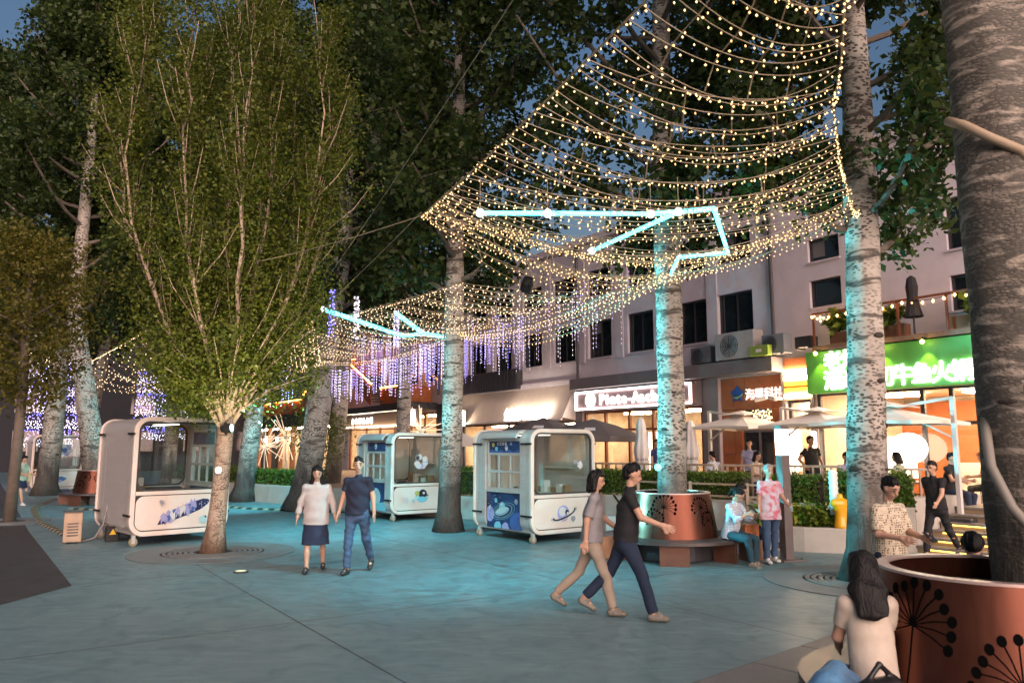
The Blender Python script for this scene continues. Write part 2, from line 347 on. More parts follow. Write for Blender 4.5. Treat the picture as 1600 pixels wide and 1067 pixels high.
shopfront(-23.15,-17.05,3.3,[-23.05,-21.9,-20.6,-19.4,-18.2,-17.15],m_brown,2.6)
shopfront(-32.4,-23.55,3.0,[-32.3,-30.4,-28.4,-26.3,-24.9,-23.65],m_dark,2.3)
shopfront(-46.6,-34.9,3.75,[-46.5,-44,-42,-40,-38,-36.4,-35],m_brown,3.0)
# furnishing seen through the panes
m_shelf = mat('shelf_goods', (.45,.16,.08), .5, var=.6, vs=9, col2=(.8,.55,.25))
m_menu = mat('menu_board_light', (1,.75,.5), .5, emit=1.4, ecol=(1,.78,.55))
rnd = random.Random(11)
for s0, s1 in ((-22.8,-17.4),(-32,-24),(-46,-35.4)):
    x = s0
    while x < s1-.8:
        w = rnd.uniform(.7,1.4); h = rnd.uniform(1.2,2.3); d = rnd.uniform(1.6,2.6)
        sh = MB().bx(x,x+w,d,d+.35,.52,.52+h).build('shelf_unit', m_intd, BL)
        for k in range(int(h/.3)):
            for q in range(int(w/.16)):
                if rnd.random() < .8: MB().bx(x+.03+q*.16,x+.03+q*.16+rnd.uniform(.07,.13),d-.08,d-.005,.6+k*.3,.6+k*.3+rnd.uniform(.1,.22)).build('goods', m_shelf if rnd.random() < .6 else m_wht, sh)
        x += w+rnd.uniform(.15,.7)
for (a,b_,c,d,y) in ((-20.2,-19.5,1.1,2.5,.6),(-31.9,-30.9,1.3,2.1,.5),(-41.5,-40.6,1.3,2.6,.4),(-12.2,-10.6,1.2,2.25,.6),(-38.9,-38.2,1.2,2.7,.3)):
    MB().bx(a,b_,y,y+.06,c,d).build('light_box', m_menu, BL, bevel=.01)
# restaurant hall: counter, fan decoration, crowd of chairs
m_tile = mat('pale_counter_tile', (.6,.55,.5), .3, var=.3, vs=12)
MB().bx(-10.8,-5,3.2,3.8,.52,1.55).build('counter', m_tile, BL)
fan = MB()
for k in range(28):
    a = 2*math.pi*k/28; fan.bar((-8.2,4.36,2.1),(-8.2+.62*math.cos(a),4.36,2.1+.62*math.sin(a)),.025)
fan.build('fan_ornament', m_orw, BL)
MB().bx(-13.0,-9.9,4.30,4.42,.6,3.3).build('orange_panel', m_orw, BL)
mb = MB().ball((-10.25,-.35,1.95),.42,(1.15,.3,.9),20,10); mb.build('glow_globe', mat('globe_light',(1,.95,.88),.5,emit=2,ecol=(1,.9,.8)), BL, smooth=True)
MB().bx(-13.8,-13.62,-.06,.04,1.3,2.5).bx(-13.1,-12.95,-.12,-.065,1.3,2.4).build('wall_lamp', m_warm2, BL, bevel=.02)
for k in range(5): MB().bx(-13.88,-13.1,-.12,-.06,3.36+k*.17,3.47+k*.17).build('louvre', [m_warm,m_orw,m_or][(0,2,1,0,0)[k]] if k in (0,3,4) else mat('amber_louvre',(1,.5,.08),.5,emit=1,ecol=(1,.42,.04)), BL)
MB().bx(-13.9,-13.09,-.05,-.005,3.31,4.5).build('louvre_back', m_orw, BL)
# orange clad entrance
for i in range(5):
    MB().bx(-16.38+i*.467,-16.38+i*.467+.455,.10,.19,3.12,4.08).build('cladding_panel', m_orw, BL, bevel=.006)
for a, b_ in ((-16.38,-15.92),(-15.9,-15.62),(-14.5,-14.08)):
    for c, d in ((.52,1.75),(1.77,3.1)): MB().bx(a,b_,.10,.19,c,d).build('cladding_panel', m_orw, BL, bevel=.006)
MB().bx(-15.6,-14.52,.24,.28,.52,3.1).build('entrance_door', m_pane, BL)
MB().bx(-15.08,-15.02,.19,.24,.54,3.05).bx(-15.6,-14.52,.17,.235,2.42,2.5).build('door_frame', m_fascia, BL)
mb = MB(); rnd = random.Random(3)
for k in range(150): mb.octa((rnd.uniform(-15.55,-14.56),.17,rnd.uniform(2.62,3.08)),.017)
lt = mb.build('entrance_fairy_lights', mat('fairy_light',(1,.7,.3),.5,emit=3,ecol=(1,.66,.3),sample=False), BL); lt['kind'] = 'stuff'

# ------------------------------------------------------------------ signs (each a thing of its own)
m_green = mat('green_sign_face', (.09,.33,.06), .5, var=.08, vs=2)
m_yel = mat('yellow_spot_bulb', (1,.9,.2), .5, emit=8, ecol=(1,.85,.15), sample=False)
gs = empty('shop_sign', SN(0,18.9), FROT); tag(gs, 'green restaurant signboard with two rows of glowing white characters and yellow spotlights', 'sign')
MB().bx(-12.55,-5.2,-.95,-.66,3.37,4.47).build('sign_board', m_green, gs, bevel=.01)
letters('潮汕鲜切牛鱼火锅', .52, m_whites, gs, -12.0, -.97, 3.5, .46)
letters('老灶台', .52, m_whites, gs, -12.0, -.97, 4.0, .50)
for x in (-12.1,-10.35,-9.3,-8.15,-7.0):
    sp = MB().tube([(x,-.97,4.5),(x,-1.14,4.5),(x,-1.18,4.44)],.018,6).build('spotlight', m_black, gs)
    MB().ball((x,-1.17,4.40),.045,(1,1,1.1),10,6).build('bulb', m_yel, sp, smooth=True)
    ld = bpy.data.lights.new('sign_spot','SPOT'); ld.energy = 14; ld.color = (1,.86,.12); ld.spot_size = R(75); ld.spot_blend = .7; ld.shadow_soft_size = .03
    lo = bpy.data.objects.new('sign_spot', ld); COL.objects.link(lo); lo.parent = gs; lo.location = (x,-1.15,4.33); lo.rotation_euler = (R(12),0,0)
ns = empty('shop_sign', SN(0,18.9), FROT); tag(ns, 'brown signboard outlined in white neon with glowing script lettering behind the tree', 'sign')
MB().bx(-23.1,-17.15,-.38,-.2,3.34,4.05).build('sign_board', mat('mauve_sign_face',(.22,.15,.155),.5), ns)
mb = MB(); P_ = [(-23.05,-.41,3.38),(-17.2,-.41,3.38),(-17.2,-.41,4.01),(-23.05,-.41,4.01)]
for i in range(4): mb.bar(P_[i], P_[(i+1)%4], .05)
mb.build('neon_frame', mat('neon_white',(1,.93,.9),.5,emit=4,ecol=(1,.88,.84)), ns)
MB().prism(ell(-22.2,3.7,.27,.27,0,9), lambda u,v,t: (u,-.42+.03*t,v)).build('round_emblem', m_whites, ns)
letters('Pinte-Aachen', .52, m_whites, ns, -21.7, -.40, 3.52, .30)
ks = empty('shop_sign', SN(0,18.9), FROT); tag(ks, 'silver characters with a blue starfish emblem on the orange entrance', 'sign')
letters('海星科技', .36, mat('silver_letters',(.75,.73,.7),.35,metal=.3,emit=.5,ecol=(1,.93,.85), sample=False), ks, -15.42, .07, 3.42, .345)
star = [( -15.72+ (.27 if i%2==0 else .17)*math.sin(i*math.pi/5), 3.58+(.27 if i%2==0 else .17)*math.cos(i*math.pi/5)) for i in range(10)]
MB().prism(star, lambda u,v,t:(u,.05+.04*t,v)).build('starfish_emblem', mat('blue_emblem',(.015,.09,.36),.35), ks)
MB().prism([(-15.9,3.5),(-15.72,3.43),(-15.54,3.52),(-15.48,3.6),(-15.62,3.53),(-15.75,3.5)], lambda u,v,t:(u,.035+.014*t,v)).build('emblem_swoosh', mat('green_swoosh',(.3,.55,.2),.4), ks)
# cream fabric awning with lettering
aw = empty('awning', SN(0,18.9), FROT); tag(aw, 'long cream shopfront awning with small glowing characters along its lower edge', 'awning')
m_cream = mat('cream_canvas', (.80,.66,.55), .8, var=.07, vs=2, vstretch=(3,1,1))
MB().add([(-32.5,-.02,4.4),(-23.5,-.02,4.4),(-23.5,-.75,3.05),(-32.5,-.75,3.05),(-32.5,-.02,4.36),(-23.5,-.02,4.36),(-23.5,-.72,3.05),(-32.5,-.72,3.05)], [(0,3,2,1),(4,5,6,7),(0,1,5,4),(3,7,6,2),(1,2,6,5),(0,4,7,3)]).build('canvas', m_cream, aw)
MB().add([(-23.5,-.02,4.36),(-23.5,-.7,3.1),(-23.5,-.02,3.0),(-23.53,-.02,4.36),(-23.53,-.7,3.1),(-23.53,-.02,3.0)], [(0,1,2),(5,4,3),(0,3,4,1),(1,4,5,2),(2,5,3,0)]).build('side_cheek', mat('pale_canvas',(.7,.62,.56),.8), aw)
MB().bar((-32.5,-.76,3.03),(-23.5,-.76,3.03),.06).build('front_bar', m_wht, aw)
m_aw = mat('awning_letter_light', (1,.95,.88), .5, emit=7, ecol=(1,.88,.72))
letters('台北', .56, m_aw, aw, -27.5, -.76, 3.10, .56); letters('台北面', .56, m_aw, aw, -26.15, -.76, 3.10, .58)
lb = empty('light_box_sign', SN(0,18.9), FROT); tag(lb, 'glowing blank white box sign at the far end of the cream awning', 'sign')
MB().bx(-32.4,-30.7,-.98,-.80,2.95,3.62).build('lit_face', mat('box_sign_light',(1,.85,.65),.5,emit=7,ecol=(1,.8,.58)), lb, bevel=.02)
MB().bx(-32.45,-30.65,-.80,-.74,2.9,3.67).build('case', m_dark, lb)
fs = empty('shop_sign', SN(0,18.9), FROT); tag(fs, 'row of white lit characters on a strip sign behind the middle kiosks', 'sign')
MB().bx(-46.4,-36,-.5,-.4,3.22,3.84).build('sign_board', mat('beige_sign',(.4,.3,.24),.6), fs)
letters('渔乐圈', .62, m_whites, fs, -38.3, -.51, 3.3, .66); letters('台北鲜鱼火锅', .36, m_whites, fs, -45, -.51, 3.36, .55)
MB().bx(-46.4,-35,-1.45,-1.4,3.84,3.88).bx(-46.4,-36,-.62,-.52,3.1,3.17).build('strip_light', mat('strip_warm',(1,.8,.55),.5,emit=2,ecol=(1,.74,.5)), fs)
# balcony terrace above the green sign
bal = empty('balcony', SN(0,18.9), FROT); tag(bal, 'balcony with glass rail and warm festoon bulbs above the green sign', 'balcony')
MB().bx(-12.3,-4,-1.0,-.01,4.5,4.62).build('deck', mat('brown_deck',(.2,.12,.09),.6,var=.2,vs=4), bal)
for k in range(8):
    x = -12.25+k*1.15; MB().bx(x-.025,x+.025,-.98,-.93,4.62,5.45).build('post', m_brown, bal)
    if k < 7: MB().bx(x+.03,x+1.12,-.962,-.948,4.66,5.3).build('glass_panel', m_clear, bal)
MB().bx(-12.28,-4.1,-.99,-.92,5.45,5.5).build('hand_rail', m_brown, bal)
mb = MB(); wire = []
for k in range(34):
    x = -12.25+k*.245; z = 5.42-.07*math.sin((k%5)/5*math.pi)-.02; wire.append((x,-1.01,z+.05)); mb.octa((x,-1.01,z),.036,.045)
for k in range(7): mb.octa((-12.25+.02,-.95+k*.14,5.42-.05*(k%3)),.036)
bb = mb.build('festoon_bulbs', mat('festoon_bulb',(1,.55,.15),.5,emit=6,ecol=(1,.46,.12), sample=False), bal); bb['kind'] = 'stuff'
MB().tube(wire,.008,5).build('festoon_wire', m_black, bal)
for a, b_ in ((-11.9,-10.9),(-10.6,-9.9),(-8.9,-7.7)): MB().bx(a,b_,-.8,-.5,4.62,4.95).build('planter_box', m_intd, bal)
# closed dark parasol standing on the balcony
pr = empty('closed_parasol', SN(-9.6,18.0,4.62)); tag(pr, 'folded black parasol standing on the balcony above the green sign', 'parasol')
MB().tube([(0,0,0),(0,0,1.35)],.025,8).build('pole', m_dark, pr)
mb = MB(); prof = [(.03,1.42),(.10,1.36),(.14,1.15),(.12,.9),(.17,.6),(.22,.42),(.05,.45)]; mb.lathe(prof,10); mb.build('folded_canopy', mat('black_canvas',(.02,.018,.02),.9), pr)
# air conditioners on the fascia
m_ac = mat('ac_casing', (.36,.33,.32), .5, var=.1, vs=6)
def ac(s, n, z, w, h, d, label, m=m_ac, rot=0):
    e = empty('air_conditioner', SN(s,n,z), FROT+rot); tag(e, label, 'air conditioner', 'air conditioners on the shop fascia')
    MB().bx(-w/2,w/2,-d/2,d/2,.04,h).build('casing', m, e, bevel=.015)
    for x in (-w*.38, w*.38): MB().bx(x-.03,x+.03,-d/2-.01,d/2+.01,0,.04).build('foot', m_dark, e)
    if w > .6:
        mb = MB(); rr = min(h,w)*.38
        for k in range(1,6): 
            q = rr*k/5; mb.tube([(-w*.12+q*math.cos(t),-d/2-.012,h*.52+q*math.sin(t)) for t in (2*math.pi*i/20 for i in range(21))],.008,4,False)
        for k in range(8):
            t = math.pi*k/4; mb.bar((-w*.12,-d/2-.014,h*.52),(-w*.12+rr*math.cos(t),-d/2-.014,h*.52+rr*math.sin(t)),.009)
        mb.build('fan_guard', m_dark, e)
ac(-15.25,18.55,4.55,1.45,.86,.45,'large grey outdoor air conditioner on the fascia above the orange entrance')
ac(-14.0+.15,18.5,4.57,.75,.6,.4,'blue-grey air conditioner beside the large one on the fascia', mat('ac_blue',(.18,.2,.24),.5))
ac(-16.65,18.6,4.55,.8,.55,.4,'small dark air conditioner half behind the spotted tree trunk', mat('ac_dark',(.1,.1,.11),.5))
ac(-12.85,18.45,4.64,.5,.35,.35,'small black box unit at the end of the balcony', m_dark)
e = empty('switch_box', SN(-14.15,18.15,4.56), FROT); tag(e, 'lime green metal box in front of the air conditioners', 'box')
MB().bx(-.32,.32,-.1,.1,0,.3).build('casing', mat('lime_metal',(.22,.33,.05),.5), e, bevel=.01); MB().bx(-.08,.1,-.115,-.101,.1,.2).build('sticker', m_wht, e)
# security camera
e = empty('security_camera', SN(-14.0,18.2,3.35), FROT); tag(e, 'pair of white security cameras on a bracket beside the orange entrance', 'camera')
MB().bar((0,.6,0),(0,0,0),.05).build('bracket', m_wht, e)
for sgn in (-1,1): MB().bar((sgn*.05,0,.02),(sgn*.36,-.12,-.05),.12,.11).build('camera_body', m_wht, e, bevel=.02)

# ------------------------------------------------------------------ stairs and balconies at the far end, orange lit
st = empty('outdoor_staircase', SN(0,18.9), FROT); tag(st, 'orange lit steel staircase zigzagging up the far end of the building', 'staircase')
m_orp = mat('orange_steel', (.36,.10,.03), .5, var=.2, vs=3)
def flight(s0, z0, s1, z1, y):
    n_ = 12; 
    for k in range(n_):
        t = (k+.5)/n_; MB().bx(-.22,.22,-.55,.55,-.02,.02).build('step', m_dark, st, (s0+(s1-s0)*t,y,z0+(z1-z0)*t))
    MB().bar((s0,y-.57,z0),(s1,y-.57,z1),.05,.32).build('stringer', m_orp, st)
    MB().bar((s0,y-.6,z0+.5),(s1,y-.6,z1+.5),.03,.55).build('balustrade', m_orp, st)
    MB().bar((s0,y-.6,z0+.98),(s1,y-.6,z1+.98),.05).build('lit_hand_rail', m_or, st)
flight(-38.2,4.3,-42.5,6.2,-1.6); flight(-47,4.2,-43,6.0,-2.3); flight(-49,4.2,-46,6.4,-1.2)
for a, b_, z0, z1, y in ((-38.6,-35.4,4.25,5.1,-1.5),(-44,-42,6.1,7.0,-1.6)):
    MB().bx(a,b_,y-.02,y+.02,z0,z1).build('balustrade', m_orp, st); MB().bx(a,b_,y-.04,y+.04,z1,z1+.05).build('lit_hand_rail', m_or, st)
    MB().bx(a,b_,y,-.02,z0-.1,z0).build('landing', m_dark, st)
    MB().bx(b_-.02,b_+.02,y+.03,-.03,z0,z1).build('balustrade', m_orp, st)
fb = empty('restaurant_building', SN(-57,17.6), FROT); tag(fb, 'low dark restaurant with orange lit roof terrace at the far end of the plaza', 'building')
MB().bx(-12,9,.3,8,3.4,4.3).build('fascia', m_dark, fb)
for k in range(8): MB().bx(-12+k*2.8,-11.75+k*2.8,.3,.6,.0,3.4).build('column', m_intd, fb)
MB().bx(-12,9,3.2,3.3,0,3.4).build('back_wall', m_int, fb)
for k in range(7): MB().bx(-11+k*2.8,-10+k*2.8,1.4,1.8,3.3,3.38).build('ceiling_lamp', m_warm, fb)
for k in range(6): MB().bx(-12+k*3.3,-9+k*3.3,.2,.26,4.32,5.2).build('terrace_panel', m_orp, fb); MB().bx(-12+k*3.3,-9+k*3.3,.1,.18,5.2,5.26).build('strip_light', m_or, fb)
for k in range(5): MB().ball((-9+k*3.2,.9,2.5),.22,(1,1,1),14,8).build('globe_lamp', m_warm2, fb, smooth=True)

# ------------------------------------------------------------------ dark block added to hide the low sky glow beyond the plaza
db = empty('glow_screen_block', (-34,62,0), R(20)); tag(db, 'dark distant block added to hide the sky glow behind the far left trunks', 'building')
m_db = mat('glow_screen_wall', (.022,.022,.028), .8, var=.2, vs=.5)
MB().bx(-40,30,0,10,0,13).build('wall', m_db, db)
for i in range(16):
    for j in range(4): MB().bx(-38+i*4.1,-36.2+i*4.1,-.06,-.01,1.6+j*3,3.2+j*3).build('window', m_pane, db)
# ================================================================== TERRACE
m_conc = mat('pale_concrete', (.42,.39,.35), .8, var=.12, vs=2.2, bump=.15, bs=35)
m_deckt = mat('terrace_paving', (.30,.22,.17), .7, var=.2, vs=3)
WL = [(-14.5,33.2),(-8.72,28.05),(-2,22.4),(4.18,17.13),(6.3,15.9),(7.62,15.35)]    # front edge of the terrace
back = [SN(-8.15,18.9), SN(-48,18.9)]
tp = [Vector((x,y,.5)) for x,y in WL] + [SN(-8.15,16.55,.5)] + [Vector((b.x,b.y,.5)) for b in back]
o = MB().add(tp, [tuple(range(len(tp)))]).build('terrace', m_deckt); tag(o, kind='structure')
o = MB().add([SN(-8.15,16.56,.8),SN(-3.6,16.56,.8),SN(-3.6,18.9,.8),SN(-8.15,18.9,.8)], [(0,1,2,3)]).build('terrace', m_deckt); tag(o, kind='structure')
def strip(name, pts, z0, z1, th, m, label, cat, bevel=.02, cap=None):
    """wall along a polyline"""
    P = [Vector((x,y,0)) for x,y in pts]; A = []; B = []
    for i, p_ in enumerate(P):
        d = (P[min(i+1,len(P)-1)] - P[max(i-1,0)]).normalized(); nn = Vector((-d.y,d.x,0)); A.append(p_); B.append(p_+nn*th)
    n_ = len(P); vs = [Vector((p_.x,p_.y,z)) for z in (z0,z1) for p_ in A] + [Vector((p_.x,p_.y,z)) for z in (z0,z1) for p_ in B]
    fs = []
    for i in range(n_-1): fs += [(i,i+1,n_+i+1,n_+i),(2*n_+i,3*n_+i,3*n_+i+1,2*n_+i+1),(n_+i,n_+i+1,3*n_+i+1,3*n_+i)]
    fs += [(0,n_,3*n_,2*n_),(n_-1,3*n_-1,4*n_-1,2*n_-1)]
    o = MB().add(vs, fs).build(name, m, bevel=bevel); tag(o, label, cat); return o
strip('retaining_wall', WL[3:][::-1][1:]+[(1.0,19.75)], 0, .85, -.30, m_conc, 'pale concrete terrace wall under the long clipped hedge behind the seated women', 'wall')
strip('retaining_wall', [(1.0,19.85),(-2,22.4),(-8.72,28.05),(-14.5,33.2)], 0, .62, -.3, m_conc, 'low concrete wall running into the distance behind the middle kiosks', 'wall')
lw_pts = [(4.55,15.95),(5.0,15.45),(5.6,15.08),(6.37,14.82),(6.9,14.72),(7.3,14.75)]
strip('planter_wall', lw_pts, 0, .46, .18, m_conc, 'low curved concrete planter wall beside the lamp post', 'wall')
soil = mat('soil', (.05,.035,.025), .95, bump=.5, bs=30)
o = MB().add([Vector((x,y,.40)) for x,y in lw_pts]+[Vector((6.9,15.55,.40)),Vector((5.0,16.5,.40))], [tuple(range(8))]).build('soil_bed', soil); tag(o, kind='structure')
strip('retaining_wall', [(6.35,15.8),(6.9,15.15),(7.45,14.95),(7.72,15.0)], 0, .84, .35, m_conc, 'pale concrete wall under the hedge left of the lit steps', 'wall')
o = MB().box((0,0,0),(.35,2.6,1.0)).build('stair_cheek', m_conc, None, SN(-8.35,16.2,.5), FROT, bevel=.015); tag(o, 'concrete side wall rising beside the lit steps', 'wall')
# leaf helper: diamond leaves scattered at points
def leaf_mesh(name, P, size, rng, up=.35, fold=.25, jitter=.35, narrow=.62):
    n_ = len(P); nrm_ = rng.normal(size=(n_,3)); nrm_[:,2] += up*2; nrm_ /= np.linalg.norm(nrm_, axis=1, keepdims=True)
    t = rng.normal(size=(n_,3)); t[:,2] -= .3; t -= nrm_*(t*nrm_).sum(1, keepdims=True); t /= np.linalg.norm(t, axis=1, keepdims=True)+1e-9
    b = np.cross(nrm_, t); L = (size*(1+rng.uniform(-jitter,jitter,n_)))[:,None]
    V = np.empty((n_,4,3)); V[:,0] = P; V[:,1] = P+t*L*.45+b*L*narrow*.5+nrm_*L*fold*.4; V[:,2] = P+t*L; V[:,3] = P+t*L*.45-b*L*narrow*.5+nrm_*L*fold*.4
    return arrays_mesh(name, V.reshape(-1,3), np.arange(n_*4).reshape(-1,4))
m_hleaf = leafmat('hedge_leaf', (.035,.085,.012), (.15,.22,.03), .25)
m_sleaf = leafmat('shrub_leaf', (.04,.11,.015), (.22,.26,.03), .3)
m_twig = mat('dark_twigs', (.03,.028,.015), .9)
def hedge(pts, z0, z1, th, n_, label, size=.05, seed=1, wild=.03):
    rng = np.random.default_rng(seed); P = [Vector((x,y,0)) for x,y in pts]; seg = [(P[i+1]-P[i]).length for i in range(len(P)-1)]; tot = sum(seg)
    e = empty('hedge', (0,0,0)); tag(e, label, 'hedge', 'clipped hedges along the terrace'); core = MB(); out = []
    for i in range(len(P)-1):
        d = (P[i+1]-P[i]).normalized(); nn = Vector((-d.y,d.x,0)); k = int(n_*seg[i]/tot)
        c = (P[i]+P[i+1])/2+nn*th/2; core.box((c.x,c.y,(z0+z1)/2-.02),(seg[i],abs(th)-.14,z1-z0-.12),math.atan2(d.y,d.x))
        u_ = rng.uniform(0,seg[i],k); f = rng.uniform(0,1,k); w = np.where(f<.45, 0, np.where(f<.55, abs(th), rng.uniform(0,abs(th),k))); zz = np.where(f<.55, rng.uniform(z0,z1,k), z1)
        w = w*(1 if th > 0 else -1)+rng.normal(0,wild,k); zz = zz+rng.normal(0,wild,k)
        out.append(np.stack([P[i].x+d.x*u_+nn.x*w, P[i].y+d.y*u_+nn.y*w, zz],1))
    core.build('branch_core', m_twig, e); link('foliage', leaf_mesh('foliage', np.concatenate(out), size, rng, .2), m_hleaf, e)
    return e
hedge([(5.0,16.78),(4.3,17.2),(1.0,19.95)][::-1], .85, 1.38, .7, 15000, 'long clipped hedge behind the bench with the seated women', seed=2)
hedge([(.85,20.1),(-2.0,22.55)][::-1], .62, 1.36, .7, 7000, 'clipped hedge seen behind the UFO kiosk and the spotted trunk', seed=3)
hedge([(5.35,16.55),(6.25,15.95)], .8, 1.34, .6, 5000, 'short clipped hedge above the yellow sculpture', seed=4)
hedge([(6.4,15.9),(7.0,15.25),(7.75,15.1)], .84, 1.38, .6, 9000, 'loose leafy hedge above the wall beside the lit steps', seed=5, wild=.06, size=.065)
hedge([(-14.3,33.1),(-10.4,29.7)], .62, 1.15, .8, 3500, 'far clipped hedge between the starburst lamps and the pale trunk', seed=6, size=.08)
hedge([(-10.1,29.4),(-7.0,26.8)], .62, 1.1, .8, 3500, 'far clipped hedge behind the walking couple', seed=7, size=.08)
def shrub(loc, r, h, n_, label, m=None, size=.13, seed=1, group=None):
    rng = np.random.default_rng(seed); e = empty('shrub', loc); tag(e, label, 'shrub', group)
    st_ = MB(); P = []
    for k in range(9):
        a = rng.uniform(0,6.28); tip = Vector((math.cos(a)*r*rng.uniform(.3,.9), math.sin(a)*r*rng.uniform(.3,.9), h*rng.uniform(.6,1))); st_.tube([(0,0,0),tip*.5+Vector((0,0,.05)),tip],[.012,.009,.004],5)
        for q in range(n_//9): f = rng.uniform(.3,1.05); P.append(np.array(tip)*f + rng.normal(0,r*.16,3))
    P = np.array(P); P[:,2] = np.abs(P[:,2]); st_.build('stems', m_twig, e); link('foliage', leaf_mesh('foliage', P, size, rng, .5), m or m_sleaf, e); return e
m_yleaf = leafmat('yellow_shrub_leaf', (.18,.2,.02), (.5,.42,.03), .3)
shrub((5.15,15.62,.4),.34,.42,700,'broad leaved shrub with bright green leaves nearest the lamp post',seed=1,group='shrubs in the low planter')
shrub((5.5,15.5,.4),.3,.46,500,'yellow leaved shrub in the low planter beside the lamp post',m_yleaf,seed=2,group='shrubs in the low planter')
shrub((5.85,15.35,.4),.36,.42,800,'dark green broad leaved shrub in the middle of the low planter',seed=3,group='shrubs in the low planter')
shrub((6.2,15.22,.4),.3,.36,500,'low green shrub at the foot of the yellow sculpture',seed=4,group='shrubs in the low planter')
shrub(SN(-11.7,18.2,4.94),.4,.55,260,'spiky balcony plant under the festoon bulbs left of the trunk',seed=5,size=.22,group='plants on the balcony')
shrub(SN(-10.25,18.2,4.94),.35,.5,220,'balcony plant right behind the spotted trunk',seed=6,size=.2,group='plants on the balcony')
shrub(SN(-8.3,18.2,4.94),.4,.5,260,'balcony plant beside the folded black parasol',seed=7,size=.2,group='plants on the balcony')
# steps with warm strips
stp = empty('steps', SN(0,0), FROT); tag(stp, 'flight of stone steps with glowing yellow light strips under the treads', 'steps')
m_step = mat('grey_step_stone', (.24,.21,.19), .6, var=.15, vs=5); m_str = mat('yellow_step_light', (1,.62,.12), .5, emit=2, ecol=(1,.55,.08))
NS = 6; SH = .80
for k in range(NS):
    n0 = 14.75+k*.32; z = SH*(k+1)/NS
    MB().bx(-8.15,-4.6,n0,n0+.34,z-.045,z).build('tread', m_step, stp, bevel=.006)
    MB().bx(-8.15,-4.6,n0+.03,n0+.33,z-SH/NS,z-.046).build('riser', mat('step_riser',(.35,.26,.16),.6), stp)
    MB().bx(-7.95 if k < 4 else -7.2,-4.8,n0+.012,n0+.028,z-.066,z-.05).build('light_strip', m_str, stp)
# terrace railing
m_rail = mat('worn_rail_wood', (.34,.25,.18), .6, var=.2, vs=8)
def railing(a, b, z0, h, n_, label, group=None, low=False):
    a = Vector((*a,0)); b = Vector((*b,0)); e = empty('railing', a+Vector((0,0,z0)), math.atan2((b-a).y,(b-a).x)); L = (b-a).length; tag(e, label, 'railing', group)
    MB().bx(0,L,-.03,.03,h-.05,h).build('top_rail', m_rail, e, bevel=.006); MB().bx(0,L,-.02,.02,.1,.14).build('bottom_rail', m_rail, e)
    for k in range(n_+1): MB().bx(-.02,.02,-.02,.02,0,h-.05).build('baluster', m_rail, e, (L*k/n_,0,0))
railing((1.2,20.45),(4.6,17.75), .5, 1.1, 22, 'slatted wooden railing behind the long hedge and closed parasols', 'terrace railings')
railing((4.7,17.65),(6.9,16.35), .5, 1.1, 14, 'slatted wooden railing in front of the man in the black T-shirt', 'terrace railings')
railing((7.0,16.3),(8.6,16.1), .5, 1.05, 10, 'slatted wooden railing above the loose hedge near the steps', 'terrace railings')
e = empty('handrail', (0,0,0)); tag(e, 'pale two-bar handrail in front of the long hedge and beside the lamp post', 'handrail')
hp = [Vector((2.9,17.95,0)),Vector((3.9,17.1,0)),Vector((4.9,16.3,0)),Vector((5.6,15.95,0))]
for i, p_ in enumerate(hp): MB().box((p_.x,p_.y,.62),(.07,.07,1.24)).build('post', m_rail, e, bevel=.008)
for i in range(3):
    for z in (1.2,.95): MB().bar(hp[i]+Vector((0,0,z)),hp[i+1]+Vector((0,0,z)),.04).build('rail', m_rail, e)
# ------------------------------------------------------------------ parasols
m_par = mat('cream_parasol_canvas', (.80,.71,.63), .85, var=.05, vs=3); m_pdk = mat('charcoal_parasol_canvas', (.10,.085,.085), .85, var=.1, vs=3); m_pw = mat('white_parasol_canvas', (.66,.62,.6), .85, var=.06, vs=4)
m_al = mat('white_aluminium', (.6,.57,.54), .4)
def cantilever(s, n, zr, half, label, side, rot=0):
    e = empty('cantilever_parasol', SN(s,n,.5), FROT+rot); tag(e, label, 'parasol', 'cream cantilever parasols on the terrace'); z = zr-.5; h = half
    def canopy(h, z0, z1, t):
        rim = []; 
        for k in range(4):
            a = (((-1,-1),(1,-1),(1,1),(-1,1))[k]); b_ = (((-1,-1),(1,-1),(1,1),(-1,1))[(k+1)%4])
            for q in range(6): f = q/6; rim.append((h*(a[0]+(b_[0]-a[0])*f)*(1-.05*math.sin(math.pi*f)), h*(a[1]+(b_[1]-a[1])*f)*(1-.05*math.sin(math.pi*f)), z0+.03*math.sin(math.pi*f)))
        n_ = len(rim); vs = [(0,0,z1)]+[(x*.5,y*.5,z0+(z1-z0)*.44) for x,y,_ in rim]+rim+[(x,y,zz-t) for x,y,zz in rim]
        fs = [(0,1+i,1+(i+1)%n_) for i in range(n_)]+[(1+i,1+n_+i,1+n_+(i+1)%n_,1+(i+1)%n_) for i in range(n_)]+[(1+n_+i,1+2*n_+i,1+2*n_+(i+1)%n_,1+n_+(i+1)%n_) for i in range(n_)]
        return MB().add(vs, fs)
    canopy(h, z, z+.36, .07).build('canopy', m_par, e, smooth=False)
    canopy(h*.4, z+.33, z+.46, .02).build('vent_cap', m_par, e)
    for k in range(8):
        a = math.pi/4*k; q = h*(1.38 if k % 2 else .97); MB().bar((0,0,z+.28),(q*math.cos(a)*.97,q*math.sin(a)*.97,z-.0),.02).build('rib', m_al, e)
    px = side*(h+.15); MB().box((px,.15,(z+.5)/2),(.09,.09,z+.5)).build('pole', m_al, e, bevel=.01)
    MB().bar((px,.15,z+.48),(0,0,z+.30),.06).build('arm', m_al, e); MB().bar((px,.15,z-.35),(px*.45,.06,z+.05),.035).build('strut', m_al, e)
    MB().box((px,.15,.05),(.7,.7,.1)).build('base', m_dark, e, bevel=.02)
    return e
cantilever(-13.85,16.85,2.50,1.12,'cream cantilever parasol in front of the orange entrance',-1)
